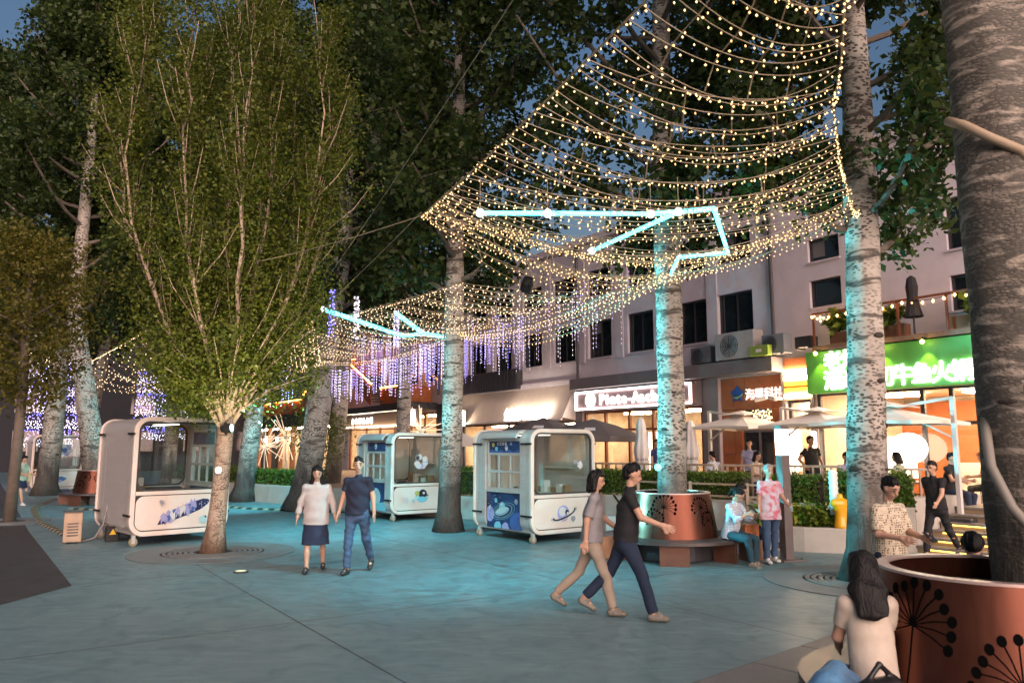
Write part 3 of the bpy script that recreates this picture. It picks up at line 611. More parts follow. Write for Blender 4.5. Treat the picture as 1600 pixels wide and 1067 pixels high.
cantilever(-11.45,16.75,2.50,1.0,'cream cantilever parasol over the man in the black T-shirt',-1)
cantilever(-9.25,16.0,2.50,1.15,'cream cantilever parasol right behind the spotted trunk near the steps',1)
def parasol(s, n, zr, r, label, m=m_pdk, patch=True):
    e = empty('parasol', SN(s,n,.5), FROT); tag(e, label, 'parasol', 'charcoal centre-pole parasols'); z = zr-.5; k8 = 8
    rim = [(r*math.cos(math.pi/4*k+.39), r*math.sin(math.pi/4*k+.39), z) for k in range(8)]
    for k in range(8):
        a, b_ = rim[k], rim[(k+1)%8]; mb = MB(); mb.add([(0,0,z+.55),(a[0]*.5,a[1]*.5,z+.33),(b_[0]*.5,b_[1]*.5,z+.33),a,b_,(a[0],a[1],z-.16),(b_[0],b_[1],z-.16)], [(0,1,2),(1,3,4,2),(3,5,6,4)])
        if patch and k % 2 == 0:
            mb.mi = 1; q = lambda f, g: tuple((a[i]*(1-g)+b_[i]*g)*f for i in (0,1)) + (z+.55-.5*f+.012,); mb.add([q(.55,.3),q(.55,.7),q(.8,.68),q(.8,.32)], [(0,1,2,3)])
        mb.build('canopy_panel', [m, m_wht], e)
    MB().tube([(0,0,0),(0,0,z+.6)],.025,8).build('pole', m_al, e); MB().lathe([(0,.12),(.1,.12),(.26,.05),(.26,0)],16).build('base', m_dark, e)
parasol(-21.2,15.6,2.42,1.75,'charcoal parasol with pale patches rising behind the UFO kiosk')
parasol(-18.6,15.6,2.30,1.65,'charcoal parasol with pale patches beside the closed white parasol')
parasol(-28.5,16.2,2.15,1.3,'grey parasol tip showing between the kiosk and the trunk', mat('grey_canvas',(.35,.33,.33),.85), False)
def closed(s, n, z0, z1, label, seed):
    rng = random.Random(seed); e = empty('closed_parasol', SN(s,n,.5)); tag(e, label, 'parasol', 'closed white parasols'); h = z1-.5; l = z0-.5
    MB().tube([(0,0,0),(0,0,h+.04)],.025,8).build('pole', m_al, e); MB().lathe([(0,.12),(.1,.12),(.26,.05),(.26,0)],16).build('base', m_dark, e)
    seg = 30; vs = []; rows = 12; ph = [rng.uniform(-.15,.15) for _ in range(30)]
    for i in range(rows):
        t = i/(rows-1); rr = .035+.155*math.sin(math.pi*min(1,.08+t*.78))**.8+.02*math.sin(t*14)
        for k in range(seg):
            a = 2*math.pi*k/seg; q = rr*(.72+.55*abs(math.sin(a*3.5+i*.12+ph[k]))*(.35+.65*t)); vs.append((q*math.cos(a)+.03*t, q*math.sin(a), h-(h-l)*t))
    MB().add(vs, [(i*seg+k,i*seg+(k+1)%seg,(i+1)*seg+(k+1)%seg,(i+1)*seg+k) for i in range(rows-1) for k in range(seg)]).build('folded_canopy', m_pw, e, smooth=True)
    letters('KUSO', .09, m_black, e, -.17, -.24, l+.45, .075, name='printed_letter')
closed(-16.35,15.5,1.15,2.8,'closed white parasol left of the spotted trunk with dark lettering',1)
closed(-14.75,15.8,1.2,2.68,'closed white parasol right of the spotted trunk',2)
# ------------------------------------------------------------------ tables and chairs on the terrace
m_chair = mat('chair_metal', (.08,.07,.065), .5); m_tab = mat('table_wood', (.30,.17,.09), .5, var=.2, vs=6)
def table(s, n, label):
    e = empty('cafe_table', SN(s,n,.5), FROT); tag(e, label, 'table', 'terrace tables')
    MB().bx(-.4,.4,-.4,.4,.70,.74).build('table_top', m_tab, e, bevel=.01); MB().tube([(0,0,.04),(0,0,.70)],.03,8).build('pedestal', m_chair, e); MB().lathe([(0,.04),(.08,.04),(.26,.015),(.26,0)],14).build('base', m_chair, e)
def chair(s, n, rot, label):
    e = empty('cafe_chair', SN(s,n,.5), FROT+rot); tag(e, label, 'chair', 'terrace chairs')
    MB().bx(-.21,.21,-.21,.21,.43,.46).build('seat', m_tab, e, bevel=.008); MB().bx(-.2,.2,.18,.21,.55,.85).build('backrest', m_tab, e, bevel=.008)
    for x in (-.19,.19):
        for y, h in ((-.19,.43),(.195,.85)): MB().tube([(x,y,0),(x,y,h)],.014,6).build('leg', m_chair, e)
table(-13.4,15.95,'square cafe table under the parasol at the orange entrance'); chair(-14.0,15.9,R(-90),'cafe chair left of the table at the orange entrance'); chair(-12.8,16.0,R(90),'cafe chair right of the table at the orange entrance')
table(-10.9,16.0,'square cafe table in front of the man in the black T-shirt'); chair(-11.5,16.0,R(-90),'cafe chair by the man in the black T-shirt'); chair(-10.3,16.0,R(90),'cafe chair under the parasol beside the spotted trunk')
table(-8.95,16.9,'square cafe table behind the loose hedge near the steps')
# ------------------------------------------------------------------ yellow sculpture, lamp post, starburst lamps
lp = empty('lamp_post', (4.86,13.95,0), R(20)); tag(lp, 'square grey lamp post with a glowing white lantern beside the low planter', 'lamp post')
m_lp = mat('grey_bronze_metal', (.16,.13,.125), .45, metal=.3, var=.1, vs=3)
MB().bx(-.085,.085,-.085,.085,.02,1.84).build('post', m_lp, lp, bevel=.006); MB().bx(-.24,.24,-.2,.2,0,.035).build('base_plate', m_lp, lp, bevel=.006)
MB().bx(-.083,.083,-.083,.083,1.845,2.30).build('lantern', mat('lantern_light',(1,.92,.84),.5,emit=4,ecol=(1,.86,.72)), lp, bevel=.008); MB().bx(-.09,.09,-.09,.09,2.30,2.37).build('cap', m_lp, lp, bevel=.006)
MB().prism([(-.03,1.02),(.03,1.02),(0,1.09)], lambda u,v,t:(u,-.0875+.001*t,v)).build('white_arrow_mark', m_wht, lp)
for x, y in ((-.19,-.15),(.19,-.15),(-.19,.15),(.19,.15)): MB().tube([(x,y,.035),(x,y,.06)],.014,6).build('bolt', m_dark, lp)
def starburst(loc, z, r, label, seed):
    e = empty('starburst_lamp', loc); tag(e, label, 'lamp', 'starburst garden lamps'); rng = random.Random(seed)
    MB().tube([(0,0,0),(.02,0,z*.5),(.0,0,z)],[.04,.035,.03],8).build('pole', m_wht, e); MB().ball((0,0,z),.09,(1,1,1),12,7).build('hub', m_wht, e, smooth=True)
    mr = mat('glow_rod',(.9,.75,.6),.5,emit=.3,ecol=(1,.75,.5), sample=False)
    for k in range(22):
        d = Vector((rng.gauss(0,1),rng.gauss(0,1),rng.gauss(0,1))).normalized(); MB().tube([d*.08+Vector((0,0,z)),d*r*rng.uniform(.85,1.1)+Vector((0,0,z))],.014,5).build('ray', mr, e)
starburst((-11.9,37.3,0),2.0,1.1,'starburst lamp with thin pale rays left of the pair of far hedges',1)
starburst((-10.3,35.3,0),2.4,1.1,'taller starburst lamp with thin pale rays beside the leaning pale trunk',2)
starburst((-3.6,30.4,.5),2.1,1.05,'starburst lamp with thin rays showing above the middle kiosk roof',3)
# ================================================================== TREE PLANTERS WITH BENCHES
def corten(name, c):
    m = mat(name, c, .32, metal=.85); nd, lk, b = nodes_of(m); tc = nd.new('ShaderNodeTexCoord'); mp = nd.new('ShaderNodeMapping'); mp.inputs['Scale'].default_value = (6,6,.6); lk.new(tc.outputs['Object'], mp.inputs['Vector'])
    nz = nd.new('ShaderNodeTexNoise'); nz.inputs['Scale'].default_value = 3; nz.inputs['Detail'].default_value = 5; lk.new(mp.outputs['Vector'], nz.inputs['Vector'])
    cr = nd.new('ShaderNodeValToRGB'); cr.color_ramp.elements[0].color = (*[x*.7 for x in c],1); cr.color_ramp.elements[1].color = (*[min(1,x*1.2) for x in c],1); lk.new(nz.outputs['Fac'], cr.inputs['Fac']); lk.new(cr.outputs['Color'], b.inputs['Base Color'])
    rr = nd.new('ShaderNodeMapRange'); rr.inputs['To Min'].default_value = .25; rr.inputs['To Max'].default_value = .45; lk.new(nz.outputs['Fac'], rr.inputs['Value']); lk.new(rr.outputs['Result'], b.inputs['Roughness']); return m
m_cor = corten('bronze_copper_sheet', (.14,.048,.03)); m_ben = mat('bench_brown_steel', (.13,.055,.035), .45, metal=.3, var=.2, vs=4); m_rim = mat('planter_rim_metal', (.62,.47,.44), .35, metal=.6)
def flower(mb, a0, z0, sc, ph, r_at, depth):
    """umbel cut-out drawn on the cone: centre angle a0, height z0"""
    def P(x, z, o_): 
        r_ = r_at(z0+z)+o_; a = a0+x/r_; return Vector((r_*math.cos(a), r_*math.sin(a), z0+z))
    rng = random.Random(int(ph*10)); mb.tube([P(-.03*sc,-.42*sc,depth),P(-.01*sc,-.2*sc,depth),P(0,0,depth)],.006*sc,5)
    for k in range(13):
        t = R(-25+230*k/12); L = sc*(.19+.04*rng.random()); x, z = L*math.cos(t), L*math.sin(t)
        mb.tube([P(0,0,depth),P(x*.6,z*.6+.01*sc,depth),P(x,z,depth)],.0055*sc,4); 
        q_ = .025*sc; mb.prism([(x*1.06+q_*math.cos(g),z*1.06+q_*1.25*math.sin(g)) for g in (6.2832*i/10 for i in range(10))], lambda u,v,t: P(u,v,depth+.001+.004*t))
def tree_planter(loc, rot, label, flowers, rt=.70, rb=.82, ht=1.17):
    e = empty('tree_planter', loc, rot); tag(e, label, 'planter', 'round metal tree planters with ring benches'); zs = .40
    r_at = lambda z: rb+(rt-rb)*(z-zs)/(ht-zs)
    MB().lathe([(rb,zs),(rt,ht-.012),(rt-.045,ht-.012),(rb-.06,zs)],72,(0,0,0),True).build('planter_body', m_cor, e, auto=40)
    MB().lathe([(rt+.006,ht-.012),(rt+.006,ht+.006),(rt-.075,ht+.006),(rt-.075,ht-.012)],72,(0,0,0),True).build('rim', m_rim, e, auto=40)
    MB().lathe([(0,ht-.16),(rt-.06,ht-.16)],48).build('soil', soil, e)
    MB().lathe([(rb-.02,zs-.055),(1.27,zs-.055),(1.27,zs),(rb-.02,zs)],72,(0,0,0),True).build('bench_ring', mat('bench_top_steel',(.085,.068,.065),.4,metal=.4,var=.15,vs=3), e, auto=40)
    MB().lathe([(rb-.05,.02),(rb-.05,zs-.06),(rb-.15,zs-.06),(rb-.15,.02)],40,(0,0,0),True).build('plinth', m_dark, e)
    for k in range(6):
        a = math.pi/3*k+.35; MB().box((1.02,0,.17),(.42,.08,.345) if k % 2 else (.30,.5,.345)).build('bench_leg', m_ben, e, None, a, bevel=.006)
    for i, (a, z, sc) in enumerate(flowers):
        mb = MB(); flower(mb, a, z, sc, i+1, r_at, -.002); mb.build('flower_cutout', mat('cutout_black',(.003,.003,.003),.95,spec=.03), e)
    return e
tree_planter((2.93,14.4,0),0,'copper planter with black flower cut-outs and ring bench under the spotted trunk',[(R(-112),.93,.95),(R(-125),.72,.75),(R(-58),.92,.8),(R(-47),.70,.7),(R(-170),.9,.9)])
tree_planter((3.28,5.44,0),0,'large copper planter with black flower cut-outs close to the camera',[(R(-158),.86,1.15),(R(-112),.60,1.1),(R(-60),.9,1.1)])
tree_planter((-14.6,27.6,0),0,'far copper planter with ring bench behind the whale kiosk',[(R(-100),.93,.9),(R(-112),.66,.8),(R(-60),.9,.8)])
# tree grates in the paving
m_grc = mat('grate_surround', (.15,.17,.17), .6, var=.15, vs=3); m_gri = mat('grate_iron', (.15,.145,.14), .5, var=.2, vs=8)
def grate(loc, label, r=1.5):
    e = empty('tree_grate', loc); tag(e, label, 'tree grate', 'round tree grates set in the plaza')
    MB().lathe([(.93,.005),(.93,.014),(r,.014),(r,.005)],64,(0,0,0)).build('concrete_ring', m_grc, e)
    MB().lathe([(0,.006),(.94,.006)],48).build('pit', mat('grate_pit',(.015,.013,.012),.95), e)
    for k in range(6): MB().lathe([(.36+k*.095,.008),(.36+k*.095,.024),(.42+k*.095,.024),(.42+k*.095,.008)],48,(0,0,0),True).build('grate_ring', m_gri, e)
    for k in range(8): MB().bar((.34*math.cos(k*.785),.34*math.sin(k*.785),.014),(.9*math.cos(k*.785),.9*math.sin(k*.785),.014),.04,.012).build('grate_bar', m_gri, e)
grate((-5.68,15.0,0),'round grate at the foot of the many-stemmed front tree'); grate((5.33,11.85,0),'round grate beside the long-haired woman at the right-hand trunk'); grate((-13.4,21.0,0),'round grate at the thin trunk on the far left edge',1.2)
# ================================================================== KIOSKS
def brushed(name, c, rough, metal):
    m = mat(name, c, rough, metal=metal, var=.06, vs=2, vstretch=(1,1,8)); return m
m_shell = brushed('brushed_silver_shell', (.56,.52,.49), .36, .35); m_cap = mat('cream_white_gelcoat', (.76,.645,.565), .4, var=.05, vs=2, coat=.2); m_groove = mat('panel_groove', (.05,.04,.04), .6)
m_kfl = mat('kiosk_floor', (.3,.27,.25), .6); m_kin = mat('kiosk_inner_wall', (.62,.57,.50), .7, var=.1, vs=2); m_wh = mat('caster_rubber', (.28,.22,.14), .6); m_kglass = glass('kiosk_glass', (.93,.97,.96), .09); m_navy = mat('space_poster_navy', (.02,.035,.09), .35, var=.6, vs=3, col2=(.03,.07,.2))
m_al2 = mat('window_aluminium', (.55,.53,.5), .4, metal=.3)
m_boxk = mat('brown_carton_box', (.30,.19,.11), .8)
KL, KW, KB, KT, KR = 2.1, 1.85, .17, 2.37, .27
def kiosk(loc, rot, label, front_art, far_door, service_art, svc_poster, s=1.0):
    k = empty('kiosk', loc, rot); k.scale = (s,s,s); tag(k, label, 'kiosk', 'rounded caravan-style kiosks'); hx = KL/2; hw = KW/2
    for sx in (1,-1):
        door = far_door and sx != (1 if far_door == 'neg' else -1)
        f0 = lambda th, off: (lambda u,v,t: (sx*(hx-off-th*t), u, v))
        ef = MB().ring(rrect(-hw,hw,KB,KT,KR,8), rrect(-hw+.085,hw-.085,KB+.085,KT-.085,KR-.085,8), f0(.07,0)).build('end_frame', m_cap, k, bevel=.012)
        # lower panel and the dark joint round it
        MB().prism(rrect(-hw+.09,hw-.09,KB+.09,.97,.17,8), f0(.03,.045)).build('joint_backing', m_groove, k)
        lowp = MB().prism(rrect(-hw+.105,hw-.105,KB+.105,.90,.15,8), f0(.02,.022)).build('lower_panel', m_cap, k, bevel=.006)
        MB().bx(-.028,.028,-hw+.09,hw-.09,.915,.985).build('cross_bar', m_cap, k, (sx*(hx-.03),0,0), bevel=.008)
        MB().ring(rrect(-hw+.086,hw-.086,.987,KT-.088,.19,8), rrect(-hw+.125,hw-.125,1.02,KT-.125,.16,8), f0(.03,.03)).build('window_gasket', m_groove, k)
        if door:
            MB().prism(rrect(-hw+.125,hw-.125,1.02,KT-.125,.16,8), f0(.02,.045)).build('end_wall', m_kin, k)
        else: MB().prism(rrect(-hw+.125,hw-.125,1.02,KT-.125,.16,8), f0(.008,.045)).build('window_pane', m_kglass, k)
        for z in (.55,2.05):
            for y in (-hw-.004,hw+.004): MB().box((sx*(hx-.17),y,z),(.36,.02,.04)).build('clip', m_black, k)
        # shell band behind the end frame
        for a, b_ in ((hx-.075,hx-.19),(hx-.205,hx-.42)):
            MB().ring(rrect(-hw+.03,hw-.03,KB+.02,KT-.02,KR-.02,8), rrect(-hw+.08,hw-.08,KB+.07,KT-.07,KR-.07,8), lambda u,v,t: (sx*(a+(b_-a)*t),u,v)).build('shell_band', m_shell, k, auto=30)
    x0, x1 = -hx+.43, hx-.43
    # middle of the shell: roof with overhanging lip on the service side, back wall, floor
    prof = []; r_ = KR-.02; yb = hw-.03; zt = KT-.02
    prof += [(yb,KB+.3)]; prof += [(yb-r_+r_*math.cos(a),zt-r_+r_*math.sin(a)) for a in (math.pi/2*i/7 for i in range(8))]; yl = -hw-.10
    prof += [(yl+r_+r_*math.cos(a),zt-r_+r_*math.sin(a)) for a in (math.pi/2+math.pi/2*.8*i/7 for i in range(8))]
    n_ = len(prof); inn = []
    for i,(y,z) in enumerate(prof):
        p0 = prof[max(0,i-1)]; p1 = prof[min(n_-1,i+1)]; d = Vector((p1[0]-p0[0],p1[1]-p0[1])).normalized(); inn.append((y-d.y*.045, z+d.x*.045))
    vs = [(x,y,z) for x in (x0,x1) for (y,z) in prof+inn]; m2 = 2*n_
    fs = []
    for i in range(n_-1): fs += [(i,i+1,m2+i+1,m2+i),(n_+i,m2+n_+i,m2+n_+i+1,n_+i+1),(i,n_+i,n_+i+1,i+1),(m2+i,m2+i+1,m2+n_+i+1,m2+n_+i)]
    fs += [(n_-1,2*n_-1,m2+2*n_-1,m2+n_-1),(0,m2,m2+n_,n_)]
    MB().add(vs, fs).build('roof_shell', m_shell, k, auto=30)
    MB().bx(-hx+.08,hx-.08,-hw+.1,hw-.1,KB+.03,KB+.1).build('floor', m_kfl, k)
    MB().bx(x0+.002,x1-.002,hw-.055,hw-.035,KB+.16,KB+.298).build('back_skirt', m_shell, k)
    # service side
    ys = -hw+.09
    MB().bx(x0,x1,ys,ys+.03,KB+.06,1.0).build('service_panel', m_navy, k)
    MB().bx(x0,x1,ys-.05,ys+.14,1.0,1.04).build('service_sill', m_al2, k, bevel=.008)
    fr = MB()
    for z in (1.07,1.45,1.83,2.14): fr.bx(x0,x1,ys,ys+.05,z-.025,z+.025)
    for x in (x0+.03,x1-.03): fr.bx(x-.03,x+.03,ys+.002,ys+.048,1.095,2.115)
    for x in (x0+(x1-x0)/3,x0+2*(x1-x0)/3): fr.bx(x-.015,x+.015,ys+.004,ys+.046,1.095,1.805)
    sw = fr.build('service_window', m_al2, k)
    for z0, z1 in ((1.095,1.425),(1.475,1.805)):
        for i in range(3): a = x0+.06+(x1-x0-.12)/3*i; MB().bx(a,a+(x1-x0-.12)/3,ys+.02,ys+.026,z0,z1).build('pane', m_kglass, sw)
    MB().bx(x0+.06,x1-.06,ys+.01,ys+.03,1.86,2.11).build('transom_poster', m_navy, k)
    svc_poster(k, x0, x1, ys)
    # interior: partition with door seen through the window
    MB().bx(x0+.1,x1-.1,hw-.5,hw-.12,KB+.1,.95).build('counter', m_kin, k)
    rg = random.Random(int(abs(loc[0])*100))
    for q in range(7):
        w_ = rg.uniform(.1,.2); MB().bx(-w_/2,w_/2,-.09,.09,0,rg.uniform(.1,.28)).build('stock_box', (m_boxk,m_wht,m_kin)[q%3], k, (x0+.2+q*.15,hw-.3+rg.uniform(-.06,.06),.952))
    MB().bx(x0+.15,x1-.15,hw-.24,hw-.12,1.5,1.53).build('shelf', m_al2, k)
    if far_door:
        q = -1 if far_door == 'neg' else 1; xd = q*(hx-.075)
        MB().bx(xd-.01*q-.02,xd-.01*q+.02,-.32,.38,KB+.1,2.0).build('inner_door', m_al2, k); MB().bx(xd-.05*q-.012,xd-.05*q+.012,-.22,.28,.75,1.85).build('door_panel', m_kin, k); MB().bar((xd-.08*q,.26,1.05),(xd-.08*q,.14,1.05),.025).build('door_handle', m_black, k)
    MB().bx(-.5,.5,-.08,.08,KT-.13,KT-.11).build('ceiling_lamp', mat('kiosk_fill_light',(1,.93,.82),.5,emit=1.6,ecol=(1,.9,.75)), k)  # glowing panel added to brighten the dark kiosk interior
    # chassis and casters
    MB().bx(-hx+.1,hx-.1,-hw+.2,-hw+.26,KB-.03,KB+.03).bx(-hx+.1,hx-.1,hw-.26,hw-.2,KB-.03,KB+.03).build('chassis', m_dark, k)
    for sx in (1,-1):
        for y in (-hw+.12,hw-.12):
            c = MB().bx(-.035,.035,-.03,.03,.10,.20).build('caster', m_al2, k, (sx*(hx-.1),y,0)); MB().tube([(-.028,0,.075),(.028,0,.075)],.075,16).build('wheel', m_wh, c); MB().tube([(-.032,0,.075),(.032,0,.075)],.035,10).build('hub', m_al2, c)
    front_art(k, hx); return k
# printed artwork: thin coloured films on the panels
def film(mb_list, k, f):
    for i, (name, poly, m) in enumerate(mb_list): MB().prism(poly, lambda u,v,t: f(u,v,.0015*(i+1)+.0012*t)).build(name, m, k)
pc = lambda n_, c, r_=.4: mat('print_'+n_, c, r_)
P_W = pc('white',(.62,.6,.6)); P_K = pc('black',(.02,.02,.025)); P_B = pc('blue',(.06,.12,.35)); P_L = pc('lilac',(.35,.34,.6)); P_C = pc('cyan',(.2,.5,.6)); P_N = pc('deepblue',(.015,.02,.09)); P_G = pc('grey',(.3,.3,.34)); P_P = pc('pale_teal',(.4,.58,.6)); P_Y = pc('yellow',(.5,.42,.12))
def arcband(cx, cy_, a, b, w, rot, t0, t1, k=26):
    c, s_ = math.cos(rot), math.sin(rot); f = lambda t, q: (cx+(a+q)*math.cos(t)*c-(b+q*.6)*math.sin(t)*s_, cy_+(a+q)*math.cos(t)*s_+(b+q*.6)*math.sin(t)*c)
    T = [t0+(t1-t0)*i/k for i in range(k+1)]; return [f(t,w/2) for t in T]+[f(t,-w/2) for t in reversed(T)]
def blob(cx, cy_, r, seed, k=18, j=.22): 
    rng = random.Random(seed); return [(cx+r*(1+rng.uniform(-j,j))*math.cos(2*math.pi*i/k), cy_+r*(1+rng.uniform(-j,j))*math.sin(2*math.pi*i/k)) for i in range(k)]
def end_film(k, sx, hx, items): film(items, k, lambda u,v,t: (sx*(hx-.022+t), sx*u, v))
def end_glass_film(k, sx, hx, items): film(items, k, lambda u,v,t: (sx*(hx-.045+t), sx*u, v))
def art_whale(k, hx):
    it = [('whale_body', [(-.42,.36),(-.36,.48),(-.2,.60),(.0,.68),(.2,.75),(.42,.81),(.52,.80),(.55,.76),(.5,.69),(.36,.60),(.15,.52),(-.1,.44),(-.3,.38)], P_N)]
    rng = random.Random(4)
    for q in range(26): it.append(('flower_print', blob(-.34+.6*rng.random(), 0, .035+.05*rng.random(), q, 10), (P_L,P_W,P_B,P_L)[q%4]))
    it = [it[0]]+[(a,[(x, y+.40+.42*(sum(x_ for x_,_ in p_)/len(p_)+.34)+rng.uniform(-.02,.12)) for x,y in p_] ,m) for a,p_,m in it[1:]]
    for q in range(8): it.append(('star_print', ell(.3+.2*rng.random(),.66+.1*rng.random(),.009,.009,0,6), P_W))
    it += [('fish_print', blob(.42,.42,.075,3,14,.3), P_P),('fish_eye',ell(.46,.47,.02,.02,0,8),P_K),('fish_print', blob(-.38,.78,.05,8,12,.35), P_G)]
    end_film(k, -1, hx, it)
def art_planet(k, hx):
    end_film(k, 1, hx, [('planet', ell(-.02,.58,.17,.17), P_L),('planet_shade', ell(-.05,.62,.10,.10), P_W),('ring_dark', arcband(0,.57,.34,.09,.085,R(17),R(168),R(372)), P_K),('ring_white', arcband(0,.57,.36,.11,.028,R(17),R(150),R(390)), P_W),('window_print', ell(.08,.60,.055,.055), P_K),('astronaut', blob(.1,.575,.035,2,10), P_W),('jelly_print', blob(.25,.45,.06,5,12,.35), P_G)])
    end_glass_film(k, 1, hx, [('sticker', rrect(.30,.44,1.62,1.70,.02,3), P_G),('sticker_print', blob(.5,1.6,.08,4,14,.3), P_W)])
def art_astro(k, hx):
    end_film(k, 1, hx, [('bubble', ell(.05,.62,.22,.14), P_P),('head', ell(.08,.70,.13,.12), P_K),('visor_shade', ell(.11,.72,.035,.035), P_W),('beak', [(.19,.69),(.28,.66),(.19,.64)], P_K),('body', ell(.06,.55,.15,.08), P_C),('puff', blob(-.1,.72,.07,3,12), P_Y),('spot', ell(-.22,.52,.05,.05,0,12), P_P),('spot_dark', ell(-.45,.6,.022,.022,0,8), P_K),('puff', blob(-.45,.56,.08,9,12,.3), P_W)])
    rng = random.Random(2); it = []
    for q in range(11): a = rng.random()*6.28; it.append(('cloud_puff', blob(.02+.15*math.cos(a),1.58+.13*math.sin(a),.085,q,14,.12), (P_W,P_W,P_L)[q%3]))
    end_glass_film(k, 1, hx, it+[('helmet', ell(-.10,1.68,.075,.08,0,16), P_G),('visor', ell(-.10,1.68,.05,.055,0,14), P_K)])
def art_far(k, hx):
    end_film(k, -1, hx, [('whale_print', [(-.2,.52),(-.05,.66),(.2,.68),(.38,.6),(.3,.52),(.1,.44),(-.1,.44)], P_B),('fish_print', blob(.15,.5,.06,2,12,.3), P_L)])
    rng = random.Random(6); end_glass_film(k, -1, hx, [('cloud_puff', blob(.25+.16*math.cos(q),1.75+.16*math.sin(q),.1,q,12,.15), (P_W,P_L)[q%2]) for q in range(8)]+[('helmet', ell(.22,1.74,.1,.1,0,16), P_B)])
def poster_ufo(k, x0, x1, ys):
    f = lambda u,v,t: (u, ys-.0005-t, v); cx = (x0+x1)/2; w = (x1-x0)/2
    it = [('planet_print', ell(cx+w*.78,.38,.27,.22,0,24)[:], P_B),('planet_print', ell(cx-w*.82,.52,.15,.17), P_L),('cloud_print', blob(cx-w*.35,.25,.13,1,16,.1), P_C),('cloud_print', blob(cx+w*.1,.25,.12,2,16,.1), P_L),('moon_print', ell(cx+w*.7,.82,.06,.06,0,14), P_G),('moon_print', ell(cx-w*.45,.82,.05,.055,0,14), P_C)]
    it = [(a,[(min(max(x,x0+.004),x1-.004),max(z,KB+.062)) for x,z in p_],m) for a,p_,m in it]
    for q, (a, b) in enumerate(((.50,.20),(.42,.165),(.33,.13))): it.append(('orbit_line', arcband(cx-.02,.60,a,b,.014,R(14),0,2*math.pi-.01,40), (P_B,P_C,P_P)[q]))
    it += [('saucer', ell(cx-.05,.60,.25,.085,R(14)), P_P),('saucer_band', arcband(cx-.05,.60,.21,.06,.02,R(14),R(190),R(350)), P_B),('dome', [(cx-.16,.66),(cx-.13,.76),(cx-.05,.80),(cx+.03,.78),(cx+.07,.71)], P_C),('dome_shine', ell(cx-.06,.745,.035,.025), P_W)]
    rng = random.Random(8)
    for q in range(16): it.append(('star_print', ell(x0+.05+rng.random()*(x1-x0-.1),.42+rng.random()*.52,.009,.009,0,6), P_W))
    it.append(('rocket_print', [(cx-.5,.63),(cx-.44,.72),(cx-.42,.71),(cx-.46,.62)], P_W))
    film(it, k, f)
    f2 = lambda u,v,t: (u, ys+.0095-t, v)
    film([('wave_print', [(x0+.065,1.862),(x1-.065,1.862)]+[(x1-.065-(x1-x0-.13)*i/12,1.90+.03*math.sin(i*1.9)) for i in range(13)], P_B),('astronaut_print', blob(cx+.08,1.955,.05,3,12,.2), P_W),('helmet_print', ell(cx+.08,2.01,.035,.035,0,12), P_G),('planet_print', ell(cx-.4,2.03,.05,.05,0,14), P_Y),('creature_print', blob(cx-.28,1.94,.05,5,12,.2), P_C)], k, f2)
    letters('太空能量·太', .085, P_W, k, cx-.28, ys+.006, 2.03, .095, name='printed_letter', thick=.05)
def poster_dark(k, x0, x1, ys):
    cx = (x0+x1)/2; film([('panda_print', ell(cx-.05,2.0,.07,.09,0,16), P_W),('panda_ear', ell(cx-.1,2.07,.025,.025,0,8), P_K),('panda_ear', ell(cx,2.07,.025,.025,0,8), P_K),('panda_face', ell(cx-.05,1.97,.03,.02,0,8), P_K)], k, lambda u,v,t: (u, ys+.0095-t, v))
    film([('planet_print', ell(cx,.6,.3,.25), P_P),('wave_print', [(x0+.01,KB+.07),(x1-.01,KB+.07),(x1-.01,.5),(cx,.42),(x0+.01,.52)], P_C)], k, lambda u,v,t: (u, ys-.0005-t, v))
KA = R(38); ca, sa = math.cos(KA), math.sin(KA)
def kpos(near, flip, KA=KA, s=1.0):           # centre of a kiosk from its corner nearest the camera
    ca, sa = math.cos(KA), math.sin(KA); ex = Vector((sa,-ca,0)); ey = Vector((ca,sa,0)); c = Vector((*near,0)) - ex*KL/2*s + ey*KW/2*s
    return c, (KA-math.pi/2) if not flip else (KA+math.pi/2)
c, r_ = kpos((.40,16.2), False); kiosk(c, r_, 'white rounded kiosk with a UFO poster and ringed planet print', art_planet, 'neg', None, poster_ufo)
c, r_ = kpos((-7.68,15.75), True, R(44), 1.1); kiosk(c, r_, 'white rounded kiosk with a flowery whale print behind the many-stemmed tree', art_whale, None, None, poster_dark, 1.1)
c, r_ = kpos((-3.25,21.0), False); kiosk(c, r_, 'white rounded kiosk with astronaut prints half behind the trunk', art_astro, 'neg', None, poster_dark, 1.0)
c, r_ = kpos((-20.3,32.9), True); kiosk(c, r_, 'far pale kiosk with a blue whale print on the left', art_far, None, None, poster_dark, 1.05)
# equipment box, bags of cable beside the whale kiosk
m_boxp = mat('beige_box_paint', (.42,.28,.19), .6, var=.15, vs=4)
e = empty('equipment_box', (-9.25,16.55,0), R(30)); tag(e, 'beige equipment box on the ground left of the whale kiosk', 'box')
MB().bx(-.17,.17,-.28,.28,.03,.62).build('casing', m_boxp, e, bevel=.02); MB().bx(-.19,.19,-.05,.05,.62,.65).build('handle', m_dark, e)
for x in (-.13,.13): MB().bx(x-.03,x+.03,-.26,.26,0,.03).build('foot', m_dark, e)
for k in range(5): MB().bx(-.10,.10,-.292,-.281,.16+k*.06,.18+k*.06).build('vent_slot', m_dark, e)
o = MB().tube([(-8.62,17.0,2.2),(-8.72,16.98,2.05),(-8.74,16.95,1.4),(-8.72,16.9,.8),(-8.74,16.8,.35),(-8.85,16.7,.08),(-9.0,16.62,.03),(-9.15,16.5,.02)],.017,6).build('power_cable', mat('grey_cable',(.25,.24,.24),.6), smooth=True); tag(o, 'grey cable running down the left side of the whale kiosk', 'cable')
